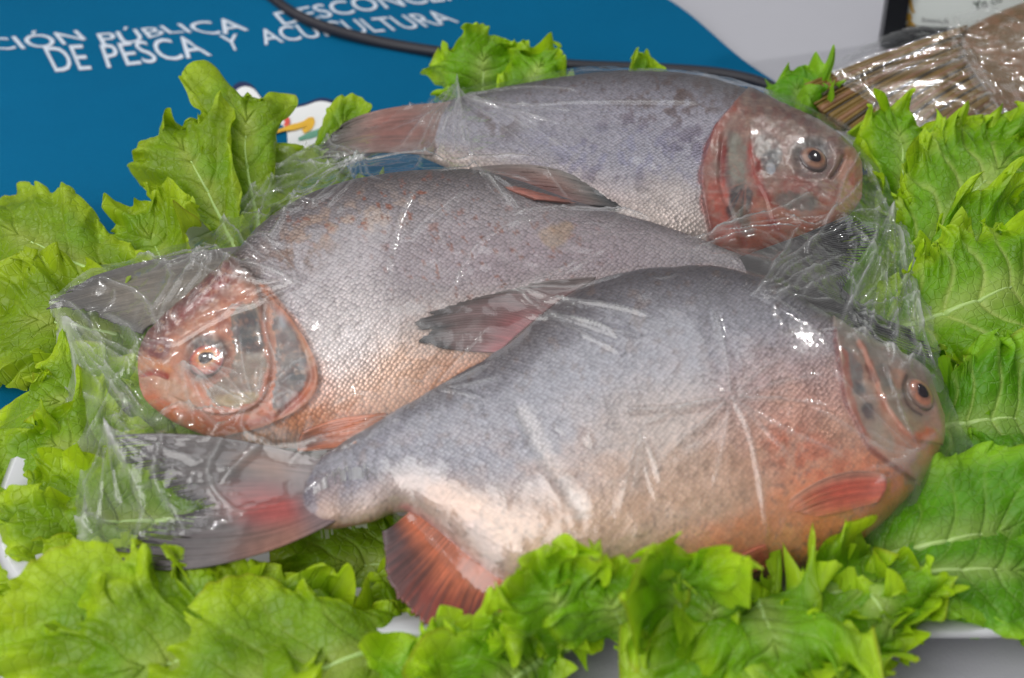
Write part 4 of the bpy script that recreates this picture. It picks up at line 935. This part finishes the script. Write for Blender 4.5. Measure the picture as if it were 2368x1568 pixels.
M_ray = plain('tail_ray', (128, 100, 46), .5, .5, 60); M_ray2 = plain('tail_ray_pink', (140, 100, 70), .5, .4, 60); M_ray3 = plain('tail_ray_dark', (66, 54, 38), .45, .3, 60)
rr0 = random.Random(3)
for i in range(46):
    pts = [];
    for t in np.linspace(0, 1, 18):
        p = (1 - t) * (1 - 2 * t) * eb[i] + 4 * t * (1 - t) * em[i] + t * (2 * t - 1) * et[i]
        pts.append(unplane(p[0], p[1], plE.o + plE.z * .006, plE.z))
    V, F = tube(pts, np.linspace(.0012, .0022, 18) * (0.5 + .9 * rr0.random()), 8)
    mesh('fin_ray', V, F, (M_ray, M_ray2, M_ray3, M_ray, M_ray)[i * 3 % 5], fishE)
    SE.append((V, np.array(F[:-2])))
FP0 = unz(2040, 118, 0.0); FP0[1] += .015; FN = nrm(np.array([-0.10, -1.0, 0.16])); 
fx = nrm(np.array([1.0, -0.10, 0])); fy = np.cross(FN, fx) * -1
if fy[2] < 0: fy = -fy
frame = thing('certificate_frame', 'black framed certificate standing behind the brown tail fin', 'picture frame')
def fbox(name, u0, u1, v0, v1, d0, d1, mat):
    V = [FP0 + fx * u + fy * v + FN * d for d in (d0, d1) for u, v in ((u0, v0), (u1, v0), (u1, v1), (u0, v1))]
    mesh(name, V, [(0, 3, 2, 1), (4, 5, 6, 7), (0, 1, 5, 4), (1, 2, 6, 5), (2, 3, 7, 6), (3, 0, 4, 7)], mat, frame, smooth=False)
FW, FH, BW = 0.34, 0.24, 0.019
fbox('frame_side', 0, BW, 0, FH, -.008, .012, M_black); fbox('frame_side', FW - BW, FW, 0, FH, -.008, .012, M_black)
fbox('frame_side', BW, FW - BW, 0, BW, -.008, .0115, M_black); fbox('frame_side', BW, FW - BW, FH - BW, FH, -.008, .0115, M_black)
fbox('paper', BW, FW - BW, BW, FH - BW, -.005, .002, M_paper)
def on_frame(px, py, dz): return unplane(px, py, FP0 + FN * (.0024 + dz), FN)
def fstroke(name, pts, wd, mat):
    P = resample(pts, 24); T = nrm(np.gradient(P, axis=0)); n = np.stack([-T[:, 1], T[:, 0]], -1)
    ww = np.interp(np.linspace(0, 1, 24), np.linspace(0, 1, len(wd)), wd)[:, None]
    V = [on_frame(*p, .0005) for p in P + n * ww] + [on_frame(*p, .0005) for p in P - n * ww]
    mesh(name, V, [(i, i + 1, 25 + i, 24 + i) for i in range(23)], mat, frame, smooth=False)
fstroke('gold_ornament', [(2104, -20), (2105, 5), (2108, 22), (2113, 30)], [3, 3, 4, 3], M_gold)
fstroke('gold_ornament', [(2102, 30), (2101, 40), (2103, 52)], [4, 8, 3], M_gold)
fstroke('gold_ornament', [(2104, 50), (2098, 62), (2096, 72), (2099, 82)], [3, 4, 4, 3], M_gold)
fstroke('gold_ornament', [(2104, 50), (2112, 60), (2120, 70), (2126, 78)], [3, 4, 5, 3], M_gold)
text_quad('Economía, 70', [(2131, 50), (2192, 56), (2193, 46), (2132, 40)], M_text, frame, zfun=on_frame, bold=.0)
text_quad('Yo co', [(2252, 24), (2318, 4), (2312, -12), (2248, 6)], M_dgreen, frame, zfun=on_frame, bold=.02)
fstroke('stand', [(2300, 60), (2300, 61)], [1, 1], M_black) if False else None

# ================================================================== clear film drawn tight over the pile
def drape(name, label, poly, obst, step, ridges, seed, crumple=.0044, group=None, lead=0.0010, hz=(.010, .15)):
    """membrane over the obstacles (solved on a plan grid), pinned along its outline, with creases"""
    PW = np.array([unz(x, y, z) for x, y, z in poly]); pxy = PW[:, :2]
    PR = resample(np.vstack([PW, PW[:1]]), 240)
    x0, y0 = pxy.min(0) - .01; x1, y1 = pxy.max(0) + .01
    bv = BVHTree.FromPolygons(np.vstack([V for V, F in obst]).tolist(), np.vstack([F + sum(len(v) for v, _ in obst[:i]) for i, (V, F) in enumerate(obst)]).tolist())
    h = None
    for lev, it in ((4, 900), (2, 160), (1, 50)):
        st = step * lev; xs = np.arange(x0, x1, st); ys = np.arange(y0, y1, st)
        GX, GY = np.meshgrid(xs, ys, indexing='ij'); G = np.stack([GX.ravel(), GY.ravel()], -1)
        ins = inpoly(G, PR[:, :2]).reshape(GX.shape)
        # boundary height: nearest outline sample
        bh = np.zeros(len(G)); bd = np.full(len(G), 9.0)
        for k in range(0, len(PR), 1 if lev > 1 else 2):
            d = (G[:, 0] - PR[k, 0]) ** 2 + (G[:, 1] - PR[k, 1]) ** 2; m_ = d < bd; bd[m_] = d[m_]; bh[m_] = PR[k, 2]
        bh = bh.reshape(GX.shape); bd = np.sqrt(bd).reshape(GX.shape)
        ob = np.full(GX.shape, -1.0)
        idx = np.argwhere(ins)
        dn = Vector((0, 0, -1))
        for i, j in idx:
            r_ = bv.ray_cast(Vector((xs[i], ys[j], .5)), dn)
            if r_[0] is not None: ob[i, j] = r_[0][2] + lead
        if h is None: h = np.where(ins, np.maximum(ob, bh), bh)
        else:
            fi = np.clip((xs - px_[0]) / (px_[1] - px_[0]), 0, len(px_) - 1.001); fj = np.clip((ys - py_[0]) / (py_[1] - py_[0]), 0, len(py_) - 1.001)
            a, b_ = fi.astype(int), fj.astype(int); u_, v_ = (fi - a)[:, None], (fj - b_)[None]
            h = h[a][:, b_] * (1 - u_) * (1 - v_) + h[a + 1][:, b_] * u_ * (1 - v_) + h[a][:, b_ + 1] * (1 - u_) * v_ + h[a + 1][:, b_ + 1] * u_ * v_
        hh = h
        for _ in range(it):
            p = np.pad(hh, 1, mode='edge'); av = (p[:-2, 1:-1] + p[2:, 1:-1] + p[1:-1, :-2] + p[1:-1, 2:]) / 4
            hh = np.where(ins, np.maximum(av, ob), bh)
        h = hh; px_, py_ = xs, ys
    gap = np.where(ob < 0, .03, h - ob); loose = sstep(.001, .012, gap)
    p = np.pad(loose, 6, mode='edge'); loose = sum(p[6 + a: p.shape[0] - 6 + a, 6 + b: p.shape[1] - 6 + b] for a in (-6, -3, 0, 3, 6) for b in (-6, -3, 0, 3, 6)) / 25
    mb = BVHTree.FromPolygons(np.stack([GX, GY, h], -1).reshape(-1, 3).tolist(), gridf(*GX.shape).tolist())
    wx = GX + .010 * (fbm(GX * 30, GY * 30, seed) - .5); wy = GY + .010 * (fbm(GX * 30 + 9, GY * 30, seed + 1) - .5)
    cr = tri(wx * 30, wy * 42, seed, .4) + .55 * tri(wx * 75, wy * 60, seed + 1, 1.2) + .30 * tri(wx * 130, wy * 170, seed + 2, 2.1)
    fine = tri(wx * 26, wy * 70, seed + 3, .9) + .5 * tri(wx * 110, wy * 50, seed + 4, .2)
    dz = crumple * cr * loose + .00028 * fine
    fold = np.clip(1 - np.abs(tri(wx * 75, wy * 60, seed + 1, 1.2) - tri(wx * 30, wy * 42, seed, .4)) * 5, 0, 1)
    haze = hz[0] + .05 * sstep(.5, .75, fbm(GX * 11 + 3, GY * 11, seed + 6)) + (.26 * np.exp(-(bd / .006) ** 2) * (.4 + .8 * fold) + .10 * np.exp(-(bd / .02) ** 2)) * sstep(.16, .26, np.abs(GX)) + hz[1] * loose * (.25 + .75 * fold * tri(wx * 20, wy * 20, seed + 5, .3) * 1.6)  # broad patchy term paints a soft sheen; the rest is crumple and edge milkiness
    for poly_, A, wd in ridges:
        pts = []
        for q_ in resample(poly_, max(6, len(poly_) * 3)):
            r_ = mb.ray_cast(Vector(CAM), Vector(ray(*q_)))
            if r_[0] is not None: pts.append((r_[0][0], r_[0][1]))
        if len(pts) < 2: continue
        pts = np.array(pts); lo = pts.min(0) - wd * 6; hi = pts.max(0) + wd * 6
        i0, i1 = np.searchsorted(xs, lo[0]), np.searchsorted(xs, hi[0]); j0, j1 = np.searchsorted(ys, lo[1]), np.searchsorted(ys, hi[1])
        if i1 <= i0 or j1 <= j0: continue
        sub = np.stack([GX[i0:i1, j0:j1].ravel(), GY[i0:i1, j0:j1].ravel()], -1); d, _ = pdist(sub, pts)
        d = d.reshape(i1 - i0, j1 - j0)
        # fade towards the ends
        e0 = np.hypot(sub[:, 0] - pts[0, 0], sub[:, 1] - pts[0, 1]).reshape(d.shape); e1 = np.hypot(sub[:, 0] - pts[-1, 0], sub[:, 1] - pts[-1, 1]).reshape(d.shape)
        fd = sstep(0, .012, np.minimum(e0, e1) + .002)
        prof = np.exp(-d / wd) * fd
        dz[i0:i1, j0:j1] += min(1.8 * A, .0036) * prof; haze[i0:i1, j0:j1] += .22 * np.exp(-(d / (wd * .9)) ** 2) * fd  # crease also whitened in colour, a painted pale glint line
    V = np.stack([GX, GY, h + dz], -1).reshape(-1, 3)
    edge = inpoly(np.stack([(GX + .006 * (fbm(GX * 60, GY * 60, 5) - .5)).ravel(), (GY + .006 * (fbm(GX * 60, GY * 60 + 7, 6) - .5)).ravel()], -1), PR[:, :2])
    F = gridf(*GX.shape)[:, ::-1]; F = F[edge[F].all(1)]
    used = np.unique(F); remap = -np.ones(len(V), int); remap[used] = np.arange(len(used))
    o = mesh(name, V[used], remap[F], M_film, None, attrs={'haze': ('FLOAT', np.clip(haze, 0, .8).ravel()[used])})
    tag(o, label, 'plastic film', group)
    return o

ridges = []
def rg(pts, A=.0016, wd=.0012): ridges.append((pts, A, wd))
# long creases that can be followed in the photograph
rg([(1245, 513), (1160, 540), (1090, 600), (1040, 690)]); rg([(962, 432), (925, 510), (905, 600), (903, 640)])
rg([(1095, 385), (1140, 430), (1195, 482)], .0024); rg([(1000, 398), (1060, 392), (1110, 388)], .0015)
rg([(950, 545), (1000, 500), (1080, 440)], .0012); rg([(1180, 500), (1290, 487), (1420, 498), (1510, 520)], .0022)
rg([(1240, 705), (1320, 700), (1420, 712), (1520, 738)], .0026); rg([(1200, 740), (1300, 742), (1380, 760), (1440, 785)], .002)
rg([(1590, 572), (1700, 535), (1800, 498), (1880, 455)], .0026, .0016); rg([(1600, 590), (1680, 562), (1760, 548)], .0028, .0014)
rg([(1790, 700), (1860, 655), (1960, 600)], .003, .0022); rg([(1850, 690), (1930, 655), (1990, 630)], .0026, .002); rg([(1780, 640), (1880, 570), (1960, 520)], .002)
rg([(1690, 925), (1560, 945), (1430, 950)], .0012); rg([(1690, 925), (1725, 985), (1750, 1080), (1765, 1180), (1772, 1270)], .0024); rg([(1690, 925), (1790, 890), (1900, 870)], .0014); rg([(1690, 925), (1800, 990), (1960, 1060)], .0014); rg([(1690, 925), (1600, 1010)], .0012)
rg([(1870, 940), (1950, 985), (2060, 1060)], .0016); rg([(1980, 930), (2080, 920), (2140, 900)], .0010)
rg([(1050, 215), (1000, 270), (930, 345)], .003, .0016); rg([(1075, 215), (1045, 280), (1000, 350), (960, 400)], .0026, .0014); rg([(1060, 220), (1060, 290), (1075, 350)], .002)
rg([(1070, 225), (1180, 250), (1330, 240), (1500, 238), (1620, 240)], .0014); rg([(1075, 235), (1200, 268), (1300, 300)], .0014); rg([(1040, 380), (1160, 370), (1240, 378)], .0018)
rg([(760, 420), (860, 385), (960, 370), (1040, 385)], .0024, .0018); rg([(680, 470), (780, 410), (860, 350)], .0024, .0018); rg([(620, 560), (700, 440), (800, 370)], .0022, .0018); rg([(500, 560), (560, 480), (640, 400), (720, 360)], .003, .002)
rg([(335, 790), (400, 800), (470, 760), (590, 690)], .0018); rg([(400, 850), (450, 880), (530, 930), (585, 950)], .0024, .0014); rg([(440, 860), (480, 920), (500, 990)], .0022, .0014); rg([(470, 880), (590, 945)], .0012); rg([(620, 690), (612, 760), (640, 850)], .0022, .0014)
rg([(355, 985), (430, 950), (520, 1010)], .0022, .0016); rg([(585, 950), (560, 1000), (640, 1040)], .002, .0014)
rg([(130, 720), (180, 860), (170, 1010), (200, 1150), (195, 1270)], .004, .0025); rg([(150, 700), (230, 790), (260, 900), (330, 980)], .003, .002); rg([(240, 740), (320, 800), (250, 930), (200, 1040)], .003, .002)
rg([(230, 1000), (300, 1100), (330, 1200), (300, 1290)], .003, .002); rg([(380, 1000), (360, 1120), (420, 1220), (450, 1310)], .0026, .0018); rg([(520, 1010), (480, 1110), (560, 1200), (670, 1260)], .0026, .0018); rg([(620, 1020), (560, 1070), (500, 1130)], .0024, .0016)
rg([(680, 660), (560, 600)], .002); rg([(330, 590), (400, 650), (350, 740)], .0028, .0018); rg([(470, 585), (430, 650), (380, 720), (360, 790)], .0028, .0018); rg([(530, 585), (500, 650), (420, 730)], .0024, .0016); rg([(230, 640), (330, 700), (370, 770)], .0024, .0016)
rg([(700, 1040), (820, 1000), (900, 960)], .0024, .0016); rg([(620, 1040), (760, 1035), (850, 1000)], .002, .0014)
rg([(1130, 1110), (1165, 1150), (1170, 1190)], .0016); rg([(960, 1050), (985, 1090)], .0014); rg([(1340, 985), (1360, 1010), (1375, 1040)], .002, .0018); rg([(1170, 1240), (1178, 1300)], .0016)
rg([(2000, 380), (2050, 500), (2100, 640), (2130, 780)], .004, .0024); rg([(1960, 520), (2020, 600), (2060, 720), (2070, 840)], .0034, .002); rg([(2030, 480), (2010, 620), (1960, 720), (1940, 770)], .0034, .0022); rg([(2080, 560), (2090, 680), (2110, 800), (2150, 880)], .0034, .002); rg([(1940, 770), (2000, 790), (2020, 720), (2030, 690)], .003, .002); rg([(1930, 750), (2030, 800), (2120, 850), (2170, 900)], .0024, .0016); rg([(2110, 610), (2120, 720), (2135, 800), (2165, 880)], .0034, .002)
rg([(1800, 500), (1880, 530), (1960, 470), (1990, 420)], .0022, .0016); rg([(1990, 360), (1950, 420), (1930, 490), (1860, 600)], .0018, .0014); rg([(1560, 560), (1640, 560)], .0012)
rg([(2040, 1085), (2120, 1050), (2170, 1000)], .0014); rg([(1820, 1180), (1800, 1240)], .0016); rg([(2080, 1215), (2160, 1140), (2220, 1085)], .003, .002)
rr_ = random.Random(4)
def scatter(n, box, ln, A):
    for _ in range(n):
        x, y = rr_.uniform(*box[0]), rr_.uniform(*box[1]); a = rr_.uniform(0, 6.28); l = ln * rr_.uniform(.4, 1.2); b = a + rr_.uniform(-.8, .8)
        rg([(x, y), (x + l * math.cos(a), y + l * math.sin(a) * .7), (x + l * (math.cos(a) + math.cos(b)), y + l * .7 * (math.sin(a) + math.sin(b)))], A * rr_.uniform(.5, 1.2), rr_.uniform(.0008, .0014))
scatter(34, ((140, 340), (720, 1280)), 42, .0024); scatter(30, ((1940, 2150), (480, 880)), 40, .0026); scatter(26, ((480, 900), (360, 560)), 40, .0022); scatter(22, ((250, 700), (1000, 1300)), 40, .0016)
scatter(12, ((650, 1700), (430, 1000)), 50, .0007); scatter(16, ((850, 2050), (700, 1280)), 40, .0007)

film_poly = [(118, 702, .046), (140, 860, .030), (158, 1000, .024), (170, 1130, .024), (186, 1272, .026), (300, 1322, .032), (430, 1336, .034), (600, 1302, .032), (760, 1262, .028), (850, 1256, .024), (905, 1262, .034), (965, 1275, .042), (1060, 1350, .042), (1150, 1420, .034), (1260, 1448, .022), (1400, 1440, .020), (1700, 1405, .020), (1990, 1305, .024), (2130, 1205, .028), (2230, 1110, .030), (2286, 1084, .032), (2225, 1010, .036), (2184, 900, .046), (2160, 780, .050), (2128, 650, .050), (2078, 500, .050), (2020, 380, .052), (1960, 300, .050), (1840, 240, .050), (1600, 178, .050), (1350, 168, .050), (1100, 203, .050), (1010, 222, .050), (900, 330, .055), (760, 370, .046), (650, 370, .046), (590, 430, .040), (500, 545, .038), (380, 592, .046), (220, 632, .048)]
def fan(c, a0, a1, n, l0, l1, A=.0014, wd=.0009):
    for k in range(n):
        a = R(a0 + (a1 - a0) * (k + rr_.uniform(-.35, .35)) / max(1, n - 1)); l = rr_.uniform(l0, l1); b = a + rr_.uniform(-.18, .18)
        m_ = (c[0] + l * .5 * math.cos(a), c[1] + l * .5 * math.sin(a)); rg([c, m_, (m_[0] + l * .5 * math.cos(b), m_[1] + l * .5 * math.sin(b))], A * rr_.uniform(.6, 1.3), wd * rr_.uniform(.8, 1.4))
fan((1058, 215), 75, 165, 9, 90, 210, .0022); fan((1060, 225), -5, 40, 5, 160, 420); fan((1690, 925), 0, 360, 9, 90, 240, .0012); fan((590, 952), 150, 330, 8, 70, 190, .0018); fan((1745, 680), -50, 20, 7, 110, 240, .0022); fan((1640, 560), -35, -8, 4, 120, 330, .0018)
fan((2130, 1060), 150, 240, 6, 120, 300, .0014); fan((880, 1235), 150, 260, 7, 90, 220, .0018); fan((1185, 690), -30, 30, 6, 90, 330, .0016); fan((420, 848), 10, 80, 6, 80, 180, .0018); fan((700, 660), 160, 230, 6, 120, 300, .002); fan((500, 590), 120, 170, 6, 100, 250, .002)
fan((1960, 730), -80, 60, 10, 60, 200, .0026); fan((2060, 500), 60, 120, 8, 90, 330, .0028); fan((150, 760), 20, 110, 9, 90, 300, .0028); fan((250, 1010), 20, 110, 8, 80, 260, .0024); fan((640, 400), 110, 190, 8, 70, 180, .0026); fan((850, 380), 130, 200, 8, 100, 240, .0024); fan((1120, 400), 10, 60, 4, 80, 150, .0018); fan((1480, 1000), 60, 110, 4, 90, 220, .0010); fan((1000, 900), -40, 10, 4, 100, 260, .0010)
drape('plastic_film', 'clear creased plastic film drawn over the pile of three whole fish', film_poly, SOLID[:nS] + UNDER, .00112, ridges, 1)
ridges2 = []
for _ in range(46):
    x, y = rr_.uniform(2190, 2367), rr_.uniform(20, 290); a = rr_.uniform(2.6, 3.6)
    ridges2.append(([(x, y), (x + 40 * math.cos(a), y + 25 * math.sin(a))], .003 * rr_.uniform(.5, 1.2), .0014))
for a in ([(2180, 40), (2215, 120), (2280, 220), (2330, 300)], [(2200, 50), (2240, 130), (2310, 240)], [(2020, 170), (2120, 150), (2250, 130)], [(2010, 182), (2130, 165), (2240, 150)]): ridges2.append((a, .004, .002))
drape('plastic_film', 'clear shiny plastic film wrapped around the brown tail fin', [(1858, 200, .060), (1990, 300, .04), (2130, 350, .03), (2300, 360, .03), (2520, 400, .03), (2640, 250, .05), (2560, -30, .05), (2400, -40, .07), (2230, 40, .075), (2040, 96, .07)], SE, .0016, ridges2, 3, crumple=.004, lead=.0015, hz=(.004, .05))
